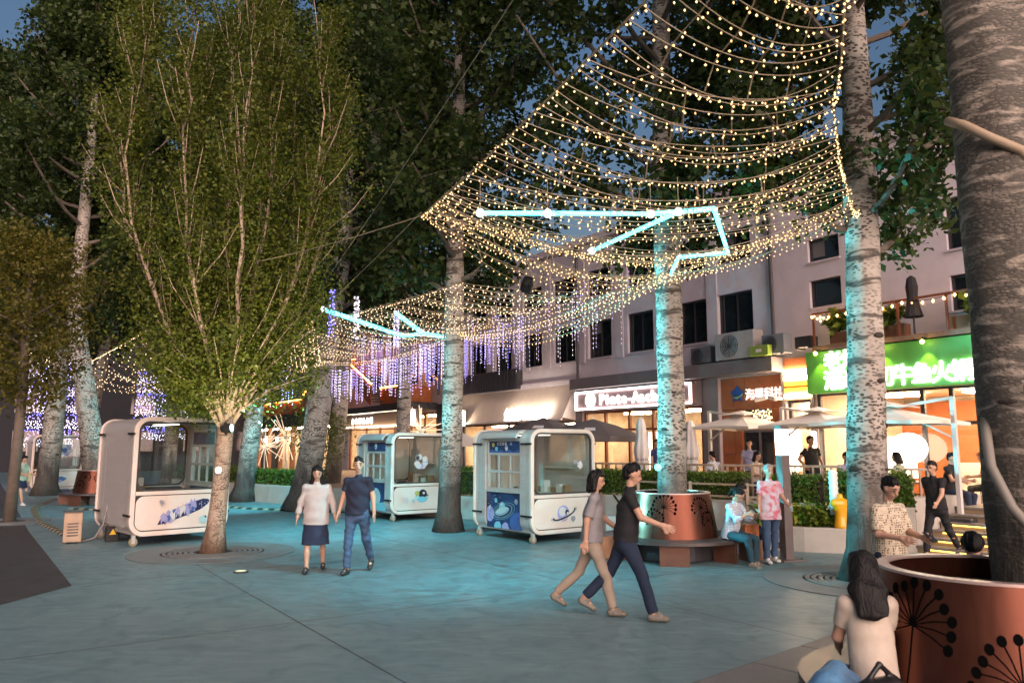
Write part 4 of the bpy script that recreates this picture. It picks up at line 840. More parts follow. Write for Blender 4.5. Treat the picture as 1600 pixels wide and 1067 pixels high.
e = empty('utility_unit', (-8.5,16.72,0), KA); e.scale = (.75,.75,.75); tag(e, 'dark electric unit with a yellow warning triangle under the whale kiosk', 'electrical unit')
MB().bx(-.16,.16,-.1,.1,0,.42).build('casing', m_black, e, bevel=.015); MB().prism([(-.09,.2),(.09,.2),(0,.36)], lambda u,v,t:(u,-.101-.004*t,v)).build('warning_triangle', mat('warning_yellow',(.75,.45,.02),.5), e)
e = empty('air_conditioner', (2.35,17.05,0), R(38)); tag(e, 'white outdoor unit standing on the ground right of the UFO kiosk', 'air conditioner')
MB().bx(-.3,.3,-.14,.14,.05,.5).build('casing', m_wht, e, bevel=.015); mb = MB()
for k in range(5): mb.bx(-.25,.05,-.152,-.142,.12+k*.07,.14+k*.07)
for k in range(4): mb.bx(-.25+k*.09,-.235+k*.09,-.156,-.153,.12,.42)
mb.build('grille', m_dark, e)
for x in (-.22,.22): MB().bx(x-.03,x+.03,-.14,.14,0,.05).build('foot', m_dark, e)
# striped cable covers
m_hy = mat('cable_cover_yellow',(.30,.27,.17),.6,var=.2,vs=6); m_hk = mat('cable_cover_black',(.03,.03,.03),.7)
def cover(pts, label):
    e = empty('cable_cover', (0,0,0)); tag(e, label, 'cable cover', 'striped cable covers on the ground'); i = 0
    for a, b in zip(pts[:-1], pts[1:]):
        a = Vector((*a,0)); b = Vector((*b,0)); L = (b-a).length; n_ = max(1,int(L/.22)); ang = math.atan2((b-a).y,(b-a).x)
        for q in range(n_):
            c = a+(b-a)*((q+.5)/n_); w = L/n_*.995; MB().prism([(-.11,0),(.11,0),(.05,.045),(-.05,.045)], lambda u,v,t:((t-.5)*w,u,v)).build('segment', (m_hy,m_hk)[i%2], e, c+Vector((0,0,.004)), ang); i += 1
cover([(-9.6,17.2),(-12.5,20.8),(-15.6,25.6),(-17.5,30)], 'striped cable cover running from the equipment box into the distance')
cover([(-11.5,27.5),(-8.5,25.2),(-5.6,24.0),(-3.9,23.2)], 'striped cable cover crossing the plaza behind the walking couple')
cover([(-14.2,25.2),(-12.5,24.5),(-10.6,24.1)], 'short striped cable cover beside the far planter bench')
# ================================================================== TREES
def bark(name, pale, dark, rough_col, z0, z1, sc=1.0, marks=.5, la=.92):
    m = mat(name, pale, .8); nd, lk, b = nodes_of(m); tc = nd.new('ShaderNodeTexCoord')
    def mp(s): x = nd.new('ShaderNodeMapping'); x.inputs['Scale'].default_value = s; lk.new(tc.outputs['Object'], x.inputs['Vector']); return x.outputs['Vector']
    def nz(v, s, d=4, dist=0): x = nd.new('ShaderNodeTexNoise'); x.inputs['Scale'].default_value = s; x.inputs['Detail'].default_value = d; x.inputs['Distortion'].default_value = dist; lk.new(v, x.inputs['Vector']); return x.outputs['Fac']
    def rng_(v, a, c, lo=0, hi=1): x = nd.new('ShaderNodeMapRange'); x.inputs['From Min'].default_value = a; x.inputs['From Max'].default_value = c; x.inputs['To Min'].default_value = lo; x.inputs['To Max'].default_value = hi; lk.new(v, x.inputs['Value']); return x.outputs['Result']
    def math_(op, a, c): 
        x = nd.new('ShaderNodeMath'); x.operation = op
        for i, v in enumerate((a, c)):
            if isinstance(v, (int, float)): x.inputs[i].default_value = v
            else: lk.new(v, x.inputs[i])
        return x.outputs[0]
    def mix(f, a, c):
        x = nd.new('ShaderNodeMix'); x.data_type = 'RGBA'; lk.new(f, x.inputs[0])
        for i, v in ((6,a),(7,c)):
            if isinstance(v, tuple): x.inputs[i].default_value = (*v,1)
            else: lk.new(v, x.inputs[i])
        return x.outputs[2]
    vo = nd.new('ShaderNodeTexVoronoi'); vo.inputs['Scale'].default_value = 1; lk.new(mp((13*sc,13*sc,26*sc)), vo.inputs['Vector'])
    lent = rng_(vo.outputs['Distance'], .50, .34); pres = rng_(nz(mp((1,1,1)), 2.2*sc, 3), .40, .54, .3, 1)
    lent = math_('MULTIPLY', lent, pres)
    band = rng_(nz(mp((1.2*sc,1.2*sc,5*sc)), 1.6, 5, .6), .58-.06*marks, .64)
    c = mix(rng_(nz(mp((1,1,1)), 3, 5), .3, .7), tuple(x*.8 for x in pale), tuple(min(1,x*1.12) for x in pale))
    c = mix(math_('MULTIPLY', lent, la), c, dark); c = mix(math_('MULTIPLY', band, .85), c, tuple(x*1.2 for x in dark))
    sep = nd.new('ShaderNodeSeparateXYZ'); lk.new(tc.outputs['Object'], sep.inputs[0])
    fur = nz(mp((16,16,2.2)), 1.2, 6, .8)
    rc = mix(rng_(fur, .35, .65), tuple(x*.55 for x in rough_col), rough_col)
    zz = math_('ADD', sep.outputs['Z'], math_('MULTIPLY', math_('SUBTRACT', nz(mp((3,3,1.2)), 1.5, 5), .5), 1.6))
    c = mix(rng_(zz, z1, z0), c, rc); lk.new(c, b.inputs['Base Color'])
    bp = nd.new('ShaderNodeBump'); bp.inputs['Strength'].default_value = .7; bp.inputs['Distance'].default_value = .03
    hgt = math_('SUBTRACT', math_('MULTIPLY', fur, rng_(zz, z1, z0, .15, 1)), math_('MULTIPLY', lent, .35)); lk.new(hgt, bp.inputs['Height']); lk.new(bp.outputs['Normal'], b.inputs['Normal'])
    return m
m_pop = bark('poplar_bark', (.48,.43,.37), (.05,.04,.032), (.075,.06,.05), 1.0, 2.4, 1.0, .5)
m_pop2 = bark('old_poplar_bark', (.088,.078,.064), (.34,.29,.235), (.066,.057,.046), 1.0, 2.4, 2.0, 1.1, 0.35)
m_fbark = bark('speckled_bark', (.46,.33,.24), (.10,.06,.04), (.26,.16,.10), .2, .6, 1.8, .2)
m_limb = mat('limb_bark', (.15,.12,.095), .8, var=.25, vs=6)
m_limbp = mat('pale_limb_bark', (.44,.33,.25), .75, var=.2, vs=7)
m_leaf = leafmat('poplar_leaf', (.02,.045,.012), (.07,.10,.02), .38)
m_fleaf = leafmat('small_olive_leaf', (.06,.095,.014), (.19,.215,.03), .45)
m_yl = leafmat('yellowish_leaf', (.08,.09,.012), (.20,.17,.03), .4)
m_scar = mat('bark_scar_dark', (.045,.035,.028), .9, var=.4, vs=14, bump=.8, bs=40)
def trunk_path(base, top, ztop, wob, rng):
    b = Vector((*base,0)); t = Vector(top); d = (t-b)/t.z; pts = []
    for i in range(26):
        z = ztop*(i/25)**1.15; p_ = b+d*min(z, t.z*1.4)+Vector((0,0,0)); p_ = Vector((p_.x+wob*math.sin(z*.55+rng.uniform(-.1,.1)), p_.y+wob*math.cos(z*.47), z)); pts.append(p_)
    o = pts[0]-b; o.z = 0; return [p_-Vector((o.x,o.y,0))*max(0,1-p_.z/2) for p_ in pts]
def crown_data(seed, h0, h1, Rm, nlimb, nleaf, size, upright=.7):
    """limbs mesh and leaf mesh round a vertical axis"""
    rng = np.random.default_rng(seed); limbs = MB(); P = []
    for k in range(nlimb):
        f = k/(nlimb-1); z = h0+(h1-h0)*.9*f; a = k*2.39996+rng.uniform(-.4,.4); prof = (.55+.45*math.sin(math.pi*min(1,f*1.25+.12)))*(1-.55*max(0,f-.6)/.4)
        L = Rm*prof*rng.uniform(.8,1.15); d = np.array([math.cos(a),math.sin(a),0]); pts = []
        for i in range(6):
            t = i/5; pts.append(d*L*(t**.9)+np.array([0,0,z+L*upright*(t**1.4)*rng.uniform(.85,1.15)+(-.15 if f < .12 else .1)*t]))
        limbs.tube([tuple(q) for q in pts],[.055*(1-.8*i/5)*(1.2-.7*f)+.006 for i in range(6)],6)
        for q in range(9):
            t = rng.uniform(.25,1); i = min(4,int(t*5)); b0 = pts[i]+(pts[i+1]-pts[i])*(t*5-i); tw = rng.normal(size=3)*np.array([1,1,.8]); tw[2] += .2; tw = tw/np.linalg.norm(tw)*rng.uniform(.35,.95)
            limbs.tube([tuple(b0),tuple(b0+tw*.5+np.array([0,0,.03])),tuple(b0+tw)],[.014,.009,.004],4)
            m_ = nleaf//(nlimb*9); tt = rng.uniform(.15,1.1,m_)[:,None]; P.append(b0+tw*tt+rng.normal(0,.17,(m_,3)))
    return limbs.mesh('limbs'), leaf_mesh('crown', np.concatenate(P), size, rng, .25)
CV = [crown_data(21,5.0,19,2.9,46,46000,.15), crown_data(22,5.4,20,3.2,48,48000,.15), crown_data(23,5.2,18,2.8,44,43000,.155)]
for li, le in CV: li.materials.append(m_limb); le.materials.append(m_leaf)
def poplar(base, top, r0, r1, label, v, rot, sc=1.0, m=m_pop, h=19, seed=0, zoff=0, group='tall poplars along the plaza'):
    rng = random.Random(seed+7); e = empty('poplar_tree', (base[0],base[1],0)); tag(e, label, 'tree', group)
    top = Vector(top); pts = trunk_path((0,0), (top.x-base[0],top.y-base[1],top.z), h, .03, rng); rs = []
    for p_ in pts:
        f = p_.z/h; r_ = r0+(r1-r0)*min(1,p_.z/6) if p_.z < 6 else r1*(1-.85*(p_.z-6)/(h-6)); r_ *= 1+.45*math.exp(-p_.z/.22); rs.append(r_)
    mb = MB(); mb.tube([tuple(p_) for p_ in pts], rs, 22); 
    for i, vv in enumerate(mb.v): 
        q = 1+.035*math.sin(vv[2]*3.1+(i%22)*.9+seed)+.03*math.sin((i%22)*1.7+vv[2]*1.3); c = pts[min(len(pts)-1,i//22)]; mb.v[i] = (c.x+(vv[0]-c.x)*q, c.y+(vv[1]-c.y)*q, vv[2])
    tr_ = mb.build('trunk', m, e, smooth=True)
    for q_ in range(6 if r0 < .4 else 4):
        zc = rng.uniform(1.2,7.5); i = max(1,min(len(pts)-2,int(25*(zc/h)**(1/1.15)))); c = pts[i]; a = rng.uniform(-2.9,-.2); rr = rs[i]; w_ = rng.uniform(.05,.11); sc_ = MB().ball((0,0,0),1,(.022,w_,w_*rng.uniform(.25,.6)),12,7)
        sc_.build('bark_scar', m_scar, tr_, (c.x+rr*.985*math.cos(a),c.y+rr*.985*math.sin(a),c.z), a, smooth=True)
    q = pts[14]
    for nm, me in (('limbs',CV[v][0]),('crown',CV[v][1])):
        o = link(nm, me, None, e); o.location = (q.x,q.y,zoff); o.rotation_euler = (0,0,rot); o.scale = (sc,sc,sc)
    return e
poplar((5.33,11.85),(5.55,11.85,5.73),.30,.245,'spotted poplar behind the man in the patterned shirt with cyan light on its bark',0,.4,.95,seed=1,zoff=.3)
poplar((2.93,14.4),(2.98,14.4,6.5),.27,.235,'spotted poplar growing out of the copper planter in mid plaza',1,2.0,1.0,seed=2,zoff=.2)
poplar((-1.52,18.65),(-1.40,18.65,6.7),.27,.225,'cyan lit poplar between the astronaut kiosk and the UFO kiosk',2,1.0,1.05,seed=3)
poplar((-6.66,24.72),(-5.84,24.7,6.07),.44,.31,'pale leaning poplar behind the woman in the white blouse',0,3.0,1.1,seed=4,zoff=-.2)
poplar((-7.45,32.0),(-7.0,32.0,5.8),.36,.28,'poplar trunk directly behind the man in the navy T-shirt',1,4.0,1.15,seed=5)
poplar((-9.9,28.7),(-9.6,28.7,3.5),.36,.28,'poplar trunk showing to the right of the whale kiosk',2,5.0,1.15,seed=6)
poplar((-14.6,27.6),(-15.5,27.6,4.7),.42,.30,'dark poplar growing out of the far copper planter',0,1.3,1.2,seed=7)
poplar((-19.3,32.3),(-19.1,32.3,5.5),.42,.33,'poplar trunk in front of the far kiosk with the blue whale',1,2.2,1.2,seed=8)
poplar((3.69,5.52),(3.62,5.52,4.8),.30,.285,'thick rough poplar trunk rising from the nearest copper planter',2,.2,1.0,m=m_pop2,seed=9,zoff=2.6)
poplar((-21.5,38.5),(-20.6,38.5,6.5),.36,.28,'slanting cyan lit trunk behind the far kiosk',1,3.1,1.2,seed=10)
poplar((-13.2,33.5),(-13.0,33.5,6),.34,.26,'dark poplar rising behind the roof of the whale kiosk',2,4.4,1.25,seed=11)
poplar((-26.5,36),(-26.3,36,6),.34,.27,'dark poplar beyond the left edge of the far kiosk',0,5.2,1.15,seed=12)
poplar((-16.8,38),(-16.7,38,6),.34,.26,'distant poplar between the purple light curtains',2,.9,1.3,seed=13)
poplar((-10.8,41),(-10.7,41,6),.34,.26,'distant poplar beside the orange roof terrace',0,2.6,1.3,seed=14)
poplar((-3.9,27.2),(-3.8,27.2,6),.27,.22,'slim poplar rising behind the astronaut kiosk',1,5.6,1.1,seed=15)
poplar((-30,44),(-30,44,6),.34,.27,'distant poplar at the far left',1,1.6,1.3,seed=16)
# many-stemmed front tree with small leaves
def front_tree(base, label):
    rng = np.random.default_rng(77); e = empty('front_tree', (*base,0)); tag(e, label, 'tree')
    pts = [(0,0,0),(.03,0,.5),(.07,0,1.1),(.10,0,1.7),(.12,0,2.3),(.13,0,2.75)]; MB().tube(pts,[.25,.172,.155,.148,.15,.16],20).build('trunk', m_fbark, e, smooth=True)
    P = []; nst = 15
    for k in range(nst):
        a = k*2.39996+.3; inc = .78*(.08,.30,.42,.22,.46,.36,.13,.40,.27,.44,.33,.18,.46,.38,.25)[k]; z0 = 2.35+.05*(k%6); L = 9.5*rng.uniform(.8,1.05)*(1-.35*inc); mb = MB(); pp = []; d = np.array([math.cos(a),math.sin(a)*.9,0])
        for i in range(14):
            t = i/13; rad = .10+ L*math.sin(inc)*(1-(1-min(1,t*1.35))**1.8)*.80*(1-.45*max(0,t-.5)); z = z0+L*(t*math.cos(inc*.6))*(1 if t > .1 else .95); pp.append(np.array([.12,0,0])+d*rad+np.array([rng.normal(0,.04)*(i>1),rng.normal(0,.04)*(i>1),z]))
        mb.tube([tuple(q) for q in pp],[max(.007,.060*(1-.55*inc)*(1-i/13.5)) for i in range(14)],8)
        for q in range(34):
            t = rng.uniform(.04,1)**1.15; i = min(12,int(t*13)); b0 = pp[i]+(pp[i+1]-pp[i])*(t*13-i); out = d*rng.uniform(-.1,.5)+np.array([rng.normal(0,.28),rng.normal(0,.28),0]); ln = rng.uniform(.7,1.9)*(1.1-.5*t); tw = np.array([out[0],out[1],rng.uniform(.8,1.6)]); tw = tw/np.linalg.norm(tw)*ln
            cv = b0+tw*.5+np.array([tw[0],tw[1],0])*.12; mb.tube([tuple(b0),tuple(cv),tuple(b0+tw)],[.016*(1.2-.7*t),.010,.004],5)
            m_ = 230; tt = rng.uniform(.08,1.12,m_)[:,None]; P.append(b0+tw*tt+rng.normal(0,.16,(m_,3)))
        mb.build('stem', m_limbp, e, smooth=True)
    # low side sprays round the fork
    for q in range(60):
        a = rng.uniform(0,6.28); b0 = np.array([.12,0,2.5]); tw = np.array([math.cos(a)*rng.uniform(.8,2.0),math.sin(a)*rng.uniform(.7,1.8),rng.uniform(.7,2.6)]); mb = MB(); mb.tube([tuple(b0+tw*.05),tuple(b0+tw*.5+np.array([0,0,.15])),tuple(b0+tw)],[.028,.016,.005],5); mb.build('side_branch', m_limbp, e, smooth=True)
        m_ = 420; tt = rng.uniform(.4,1.1,m_)[:,None]; P.append(b0+tw*tt+rng.normal(0,.20,(m_,3)))
    link('crown', leaf_mesh('crown', np.concatenate(P), .072, rng, .3, narrow=.6), m_fleaf, e)
front_tree((-5.68,15.0), 'many-stemmed tree with pale branches and small olive leaves in front of the whale kiosk')
def small_tree(base, h, r, n_, size, label, m, tr=.09, seed=1, z0=.4):
    rng = np.random.default_rng(seed); e = empty('small_tree', (*base,0)); tag(e, label, 'tree'); MB().tube([(0,0,0),(.05,.02,h*.3),(.02,0,h*.6),(0,0,h*.9)],[tr*1.2,tr,tr*.75,tr*.2],10).build('trunk', m_limb, e, smooth=True)
    mb = MB(); P = []
    for k in range(26):
        z = h*(z0+(1-z0)*.85*k/26); a = k*2.4; L = r*math.sin(math.pi*(.2+.75*k/26))*rng.uniform(.7,1.15); tip = np.array([math.cos(a)*L,math.sin(a)*L,z+L*.45]); mb.tube([(0,0,z),tuple(tip*.5+np.array([0,0,z*.5+.05])),tuple(tip)],[.03*tr/.09,.018,.006],5)
        m_ = n_//26; tt = rng.uniform(.25,1.1,m_)[:,None]; P.append(np.array([0,0,z])+(tip-np.array([0,0,z]))*tt+rng.normal(0,.24,(m_,3)))
    mb.build('limbs', m_limb, e); link('crown', leaf_mesh('crown', np.concatenate(P), size, rng), m, e)
small_tree((-13.45,21.0),8.6,2.3,15000,.11,'thin brown trunk with yellowish leaves on the far left edge',m_yl,.13,3,.36)
small_tree((-7.15,28.6),3.4,1.15,5000,.075,'small round-headed garden tree behind the couple',m_fleaf,.06,5,.42)
small_tree((-12.9,30.8),4.6,1.6,5000,.09,'leafy green tree under the string lights left of the pale trunk',m_sleaf,.08,6,.5)
# cable loosely wrapped round the nearest trunk
o = MB().tube([(3.28,5.5,4.42),(3.3,5.33,4.31),(3.42,5.24,4.18),(3.6,5.21,4.08),(3.78,5.28,3.95),(3.9,5.45,3.88)],.036,8).build('cable_hose', mat('beige_hose',(.36,.27,.18),.6), smooth=True); tag(o, 'beige hose slung across the nearest rough trunk', 'hose')
o = MB().tube([(3.45,5.62,2.22),(3.36,5.48,2.08),(3.3,5.36,1.86),(3.33,5.22,1.60),(3.45,5.17,1.42),(3.62,5.17,1.31),(3.85,5.22,1.26)],.034,8).build('cable_hose', mat('grey_hose',(.22,.20,.17),.6), smooth=True); tag(o, 'grey hose looping low round the nearest rough trunk above the planter', 'hose')
# ================================================================== STRING LIGHTS
m_bulb = mat('warm_fairy_bulb', (1,.8,.5), .5, emit=.85, ecol=(1,.56,.21), sample=False); m_bulbf = mat('far_fairy_bulb', (1,.85,.6), .5, emit=1.0, ecol=(1,.64,.34), sample=False)
m_wire = mat('pale_wire', (.32,.26,.17), .6); m_pur = mat('violet_bulb', (.5,.4,1), .5, emit=1.3, ecol=(.46,.36,1), sample=False); m_icw = mat('ice_white_bulb', (.9,.85,1), .5, emit=1.2, ecol=(.85,.74,1), sample=False); m_blue = mat('blue_bulb', (.3,.3,1), .5, emit=2, ecol=(.16,.14,1), sample=False)
def poly_at(pts, f):
    P = [Vector(p_) for p_ in pts]; L = [(P[i+1]-P[i]).length for i in range(len(P)-1)]; d = f*sum(L)
    for i, l in enumerate(L):
        if d <= l or i == len(L)-1: return P[i]+(P[i+1]-P[i])*min(1,d/l)
        d -= l
def sagcurve(a, b, sag, n_): return [a+(b-a)*(i/n_)-Vector((0,0,sag*4*(i/n_)*(1-i/n_))) for i in range(n_+1)]
def bulbs_on(mb, path, step, r_, rng, drop=.035, off=0):
    d = off; 
    for i in range(len(path)-1):
        a, b = path[i], path[i+1]; L = (b-a).length
        while d < L:
            p_ = a+(b-a)*(d/L); mb.octa((p_.x+rng.gauss(0,.008),p_.y+rng.gauss(0,.008),p_.z-drop+rng.gauss(0,.006)), r_*rng.uniform(.65,1.2), r_*1.2); d += step*rng.uniform(.92,1.08)
        d -= L
def net(label, left, right, nr, sag, step, r_, m, wire_r=.005, cross=4, seed=1, more=None, nmore=0):
    rng = random.Random(seed); e = empty('light_net', (0,0,0)); tag(e, label, 'string lights', 'string light nets over the plaza'); rungs = []
    for k in range(nr+nmore):
        f = k/(nr-1); a = poly_at(left, max(0,min(f+rng.gauss(0,.28)/nr,1))); b = poly_at(right, max(0,min(f+rng.gauss(0,.28)/nr,1)))
        if k >= nr: f = (k-nr+1)/nmore; a = poly_at(more[0], f); b = poly_at(more[1], f)
        pth = sagcurve(a, b, sag*(.5+1.0*rng.random())*min(1,(b-a).length/5), 16); rungs.append(pth)
        w = MB().tube(pth, wire_r, 4, False).build('light_string', m_wire, e); mb = MB(); bulbs_on(mb, pth, step, r_, rng, off=rng.random()*step); bo = mb.build('bulbs', m, w); bo['kind'] = 'stuff'
    for q in range(cross):
        j = int(16*(q+1)/(cross+1)); pth = [rr[j]+Vector((0,0,.02)) for rr in rungs]; w = MB().tube(pth, wire_r*1.3, 4, False).build('long_wire', m_wire, e); mb = MB(); bulbs_on(mb, pth, step*1.7, r_, rng); bo = mb.build('bulbs', m, w); bo['kind'] = 'stuff'
    for pts in (left, right)+((more[1],) if more else ()):
        pth = []
        for i in range(len(pts)-1): pth += sagcurve(Vector(pts[i]), Vector(pts[i+1]), .05 if pts is left else .22, 10)[:-1]
        pth.append(Vector(pts[-1])); w = MB().tube(pth, wire_r*2, 5, False).build('support_cable', m_wire, e)
        for rep in range(1 if pts is left else 2): mb = MB(); bulbs_on(mb, pth, step*.8, r_, rng, drop=.03+.06*rep); bo = mb.build('bulbs', m, w); bo['kind'] = 'stuff'
    return e
sn = lambda s, n, z: tuple(SN(s,n,z))
LE = [sn(-1.2,3.25,5.5),sn(-4.14,3.88,5.3),sn(-9.36,4.78,5.2)]; TIP = sn(-9.36,4.78,5.2)
RE = [sn(-1.9,4.0,5.6),sn(-3.22,5.35,5.5),sn(-4.16,6.59,5.4),sn(-5.51,8.89,5.5),sn(-6.26,10.43,5.5)]; RE2 = [sn(-6.26,10.43,5.5),sn(-9.25,9.5,4.95)]
net('large warm fairy light net hung between the four nearest poplars', LE, RE, 48, .62, .122, .0105, m_bulb, seed=1, more=[(tuple(Vector(LE[1]).lerp(Vector(TIP),.78)),TIP), RE2], nmore=18)
net('warm fairy light net beyond the second cyan light line, above the astronaut kiosk', [sn(-11.8,6.9,4.95),sn(-16.5,6.3,4.9),sn(-21.5,6.4,4.8)], [sn(-10.6,9.45,4.85),sn(-16.4,9.3,4.72),sn(-23.0,8.58,4.62)], 52, .20, .13, .0105, m_bulbf, seed=2)
rg_ = random.Random(9); e = empty('light_garland', (0,0,0)); tag(e, 'bundle of warm fairy light garlands sagging between the planter trunk and the kiosk trunk', 'string lights')
for q in range(6):
    pth = sagcurve(Vector(sn(-9.4,9.55+rg_.uniform(-.1,.1),4.95)), Vector(sn(-16.2,9.25+rg_.uniform(-.1,.1),4.75)), .12+.11*q, 22); w = MB().tube(pth,.005,4,False).build('light_string', m_wire, e); mb = MB(); bulbs_on(mb, pth, .13, .0115, rg_); bo = mb.build('bulbs', m_bulb, w); bo['kind'] = 'stuff'
net('dense far fairy light net reaching behind the many-stemmed tree', [sn(-18.6,6.6,5.2),sn(-27,6.9,5.0)], [sn(-23.1,8.5,4.65),sn(-31,7.7,4.6)], 26, .45, .2, .016, m_bulbf, seed=3)
net('far fairy light net over the left side between the dark trunks', [sn(-24,3.5,5.3),sn(-38,2.6,5.2)], [sn(-28,7.2,4.7),sn(-40,6.4,4.8)], 18, .45, .3, .02, m_bulbf, seed=4, cross=2)
for (a, b, lab) in ((sn(-9.36,4.78,5.2),sn(-16.5,3.4,5.6),'thin bare cable from the near net up to the many-stemmed tree'),(sn(-3,3.4,6.6),sn(-19,6.7,5.9),'long bare cable stretched above the edge of the near light net'),(sn(-9.36,4.78,5.25),sn(-23,6.9,4.9),'bare cable running on from the near net towards the far trunks')):
    o = MB().tube(sagcurve(Vector(a),Vector(b),.1,12),.007,5,False).build('bare_cable', m_wire); tag(o, lab, 'cable')
# icicle lights
def icicles(label, pts, n_, l0, l1, mats, r_, seed, step=.085, group='icicle light strings'):
    rng = random.Random(seed); e = empty('icicle_lights', (0,0,0)); tag(e, label, 'string lights', group)
    pth = []
    for i in range(len(pts)-1): pth += sagcurve(Vector(pts[i]),Vector(pts[i+1]),.2,10)[:-1]
    pth.append(Vector(pts[-1])); MB().tube(pth,.008,5,False).build('support_cable', m_wire, e)
    for k in range(n_):
        p_ = poly_at(pth, (k+.5)/n_)+Vector((rng.gauss(0,.12),rng.gauss(0,.12),0)); L = rng.uniform(l0,l1); w = MB().tube([p_,p_-Vector((0,0,L))],.004,3,False).build('strand', m_wire, e); mb = MB(); z = .05
        while z < L: mb.octa((p_.x,p_.y,p_.z-z), r_); z += step*rng.uniform(.8,1.3)
        bo = mb.build('bulbs', mats[rng.randrange(len(mats))], w); bo['kind'] = 'stuff'
icicles('violet icicle lights hanging under the net edge above the couple', [sn(-17.0,9.3,4.72),sn(-20.3,9.1,4.5),sn(-24.5,8.9,4.6)], 120, .5, 1.1, [m_pur,m_pur,m_icw], .013, 1)
icicles('white and violet icicle lights hanging between the trunks over the UFO kiosk', [sn(-13.2,11.9,6.1),sn(-18.5,11.6,5.7),sn(-27,11.0,6.3)], 120, .6, 1.8, [m_icw,m_icw,m_pur], .010, 2, .11)
icicles('violet icicle lights behind the white ones near the building windows', [sn(-19.0,13.2,6.0),sn(-24,13,5.7),sn(-30,12.5,6.6)], 110, .7, 1.7, [m_pur,m_blue,m_pur,m_icw], .013, 3)
icicles('icicle lights dropping behind the many-stemmed tree', [sn(-25,8.2,4.7),sn(-33,7.2,4.7)], 70, .5, 1.3, [m_pur,m_icw,m_pur], .015, 4)
for i, (s_, n_, z0, z1, lab) in enumerate(((-21.0,7.9,5.1,6.5,'glowing blue light column hanging at the end of the net'),(-21.6,8.9,5.2,6.5,'glowing white light column beside the blue one'),(-20.7,9.8,4.9,6.0,'short violet light column right of the white one'))):
    e = empty('light_column', SN(s_,n_,0)); tag(e, lab, 'string lights', 'hanging light columns'); MB().tube([(0,0,z0),(0,0,z1)],.02,6).build('core', m_wire, e); mb = MB(); rng = random.Random(i)
    for q in range(110): a = rng.random()*6.28; mb.octa((.07*math.cos(a),.07*math.sin(a),rng.uniform(z0,z1)),.02)
    bo = mb.build('bulbs', (m_blue,m_icw,m_pur)[i], e); bo['kind'] = 'stuff'
# dense light curtains at the far left
def curtain(x0, x1, y, z0, z1, label, seed):
    rng = random.Random(seed); e = empty('light_curtain', (0,0,0)); tag(e, label, 'string lights', 'far light curtains')
    MB().bar((x0-.1,y,z1+.05),(x1+.1,y,z1+.05),.05).build('top_bar', m_dark, e)
    rows = int((z1-z0)/.085); n_ = int((x1-x0)/.10)
    for x in (x0-.08,x1+.08): MB().bar((x,y,0),(x,y,z1+.05),.06).build('post', m_dark, e)
    for j in range(rows):
        ph = (j/rows*6)%1; m = m_icw if ph < .48 else (m_pur if ph < .8 else m_blue); mb = MB()
        if j > rows*.86 and seed == 1: m = m_bulbf
        for i in range(n_):
            if rng.random() < (.9 if ph < .5 else .55): mb.octa((x0+.10*i+rng.gauss(0,.02),y+rng.gauss(0,.06),z0+.085*j+.06*math.sin(i*.35)+rng.gauss(0,.02)),.027)
        if mb.v: bo = mb.build('bulb_row', m, e); bo['kind'] = 'stuff'
curtain(-26.2,-22.6,41.5,2.0,7.2,'wavy white and violet light curtain left of the far planter tree',1)
curtain(-21.0,-18.0,43,2.4,6.2,'white and violet light curtain glimpsed above the whale kiosk',2)
curtain(-31.5,-28.0,42,2.2,5.8,'violet light curtain at the far left edge behind the trunks',3)
# ================================================================== CYAN LIGHT LINES
m_cy = mat('cyan_tube', (.2,.9,1), .5, emit=2.0, ecol=(.08,.70,.80)); m_node = mat('tube_joint', (1,1,1), .5, emit=1, ecol=(.8,.95,1), sample=False)
def tubes(label, segs, nodes, r_=.028):
    e = empty('light_line', (0,0,0)); tag(e, label, 'light tubes', 'cyan constellation light lines')
    for a, b in segs: MB().tube([a,b],r_,8).build('tube', m_cy, e, smooth=True)
    for p_ in nodes: MB().ball(p_,.055,(1,1,1),10,6).build('joint', m_node, e, smooth=True); MB().tube([Vector(p_)+Vector((0,0,.05)),Vector(p_)+Vector((0,0,.45))],.005,4).build('hanger', m_wire, e)
T = dict(a=(-.40,9.34,4.9),m=(1.75,9.38,4.9),b=(2.08,9.29,4.9),c=(2.49,9.16,4.9),d=(1.20,11.23,4.9),e=(3.27,11.34,4.9),f=(2.58,11.62,4.9),g=(2.66,12.6,4.85),h=(.45,9.36,4.9))
tubes('zigzag of cyan light tubes under the near fairy light net', [(T['a'],T['m']),(T['m'],T['b']),(T['b'],T['c']),(T['d'],T['b']),(T['c'],T['e']),(T['e'],T['f']),(T['f'],T['g'])], [T['a'],T['h'],T['m'],T['b'],T['d']])
Q = dict(a=(-3.9,15.61,4.8),b=(-2.79,19.52,4.8),c=(-2.22,19.06,4.8),d=(-1.75,19.3,4.75),e=(-2.46,16.15,4.8))
tubes('pair of cyan light tubes meeting at the trunk above the astronaut kiosk', [(Q['a'],Q['b']),(Q['b'],Q['c']),(Q['e'],Q['c']),(Q['c'],Q['d'])], [Q['a'],Q['c']], .046)
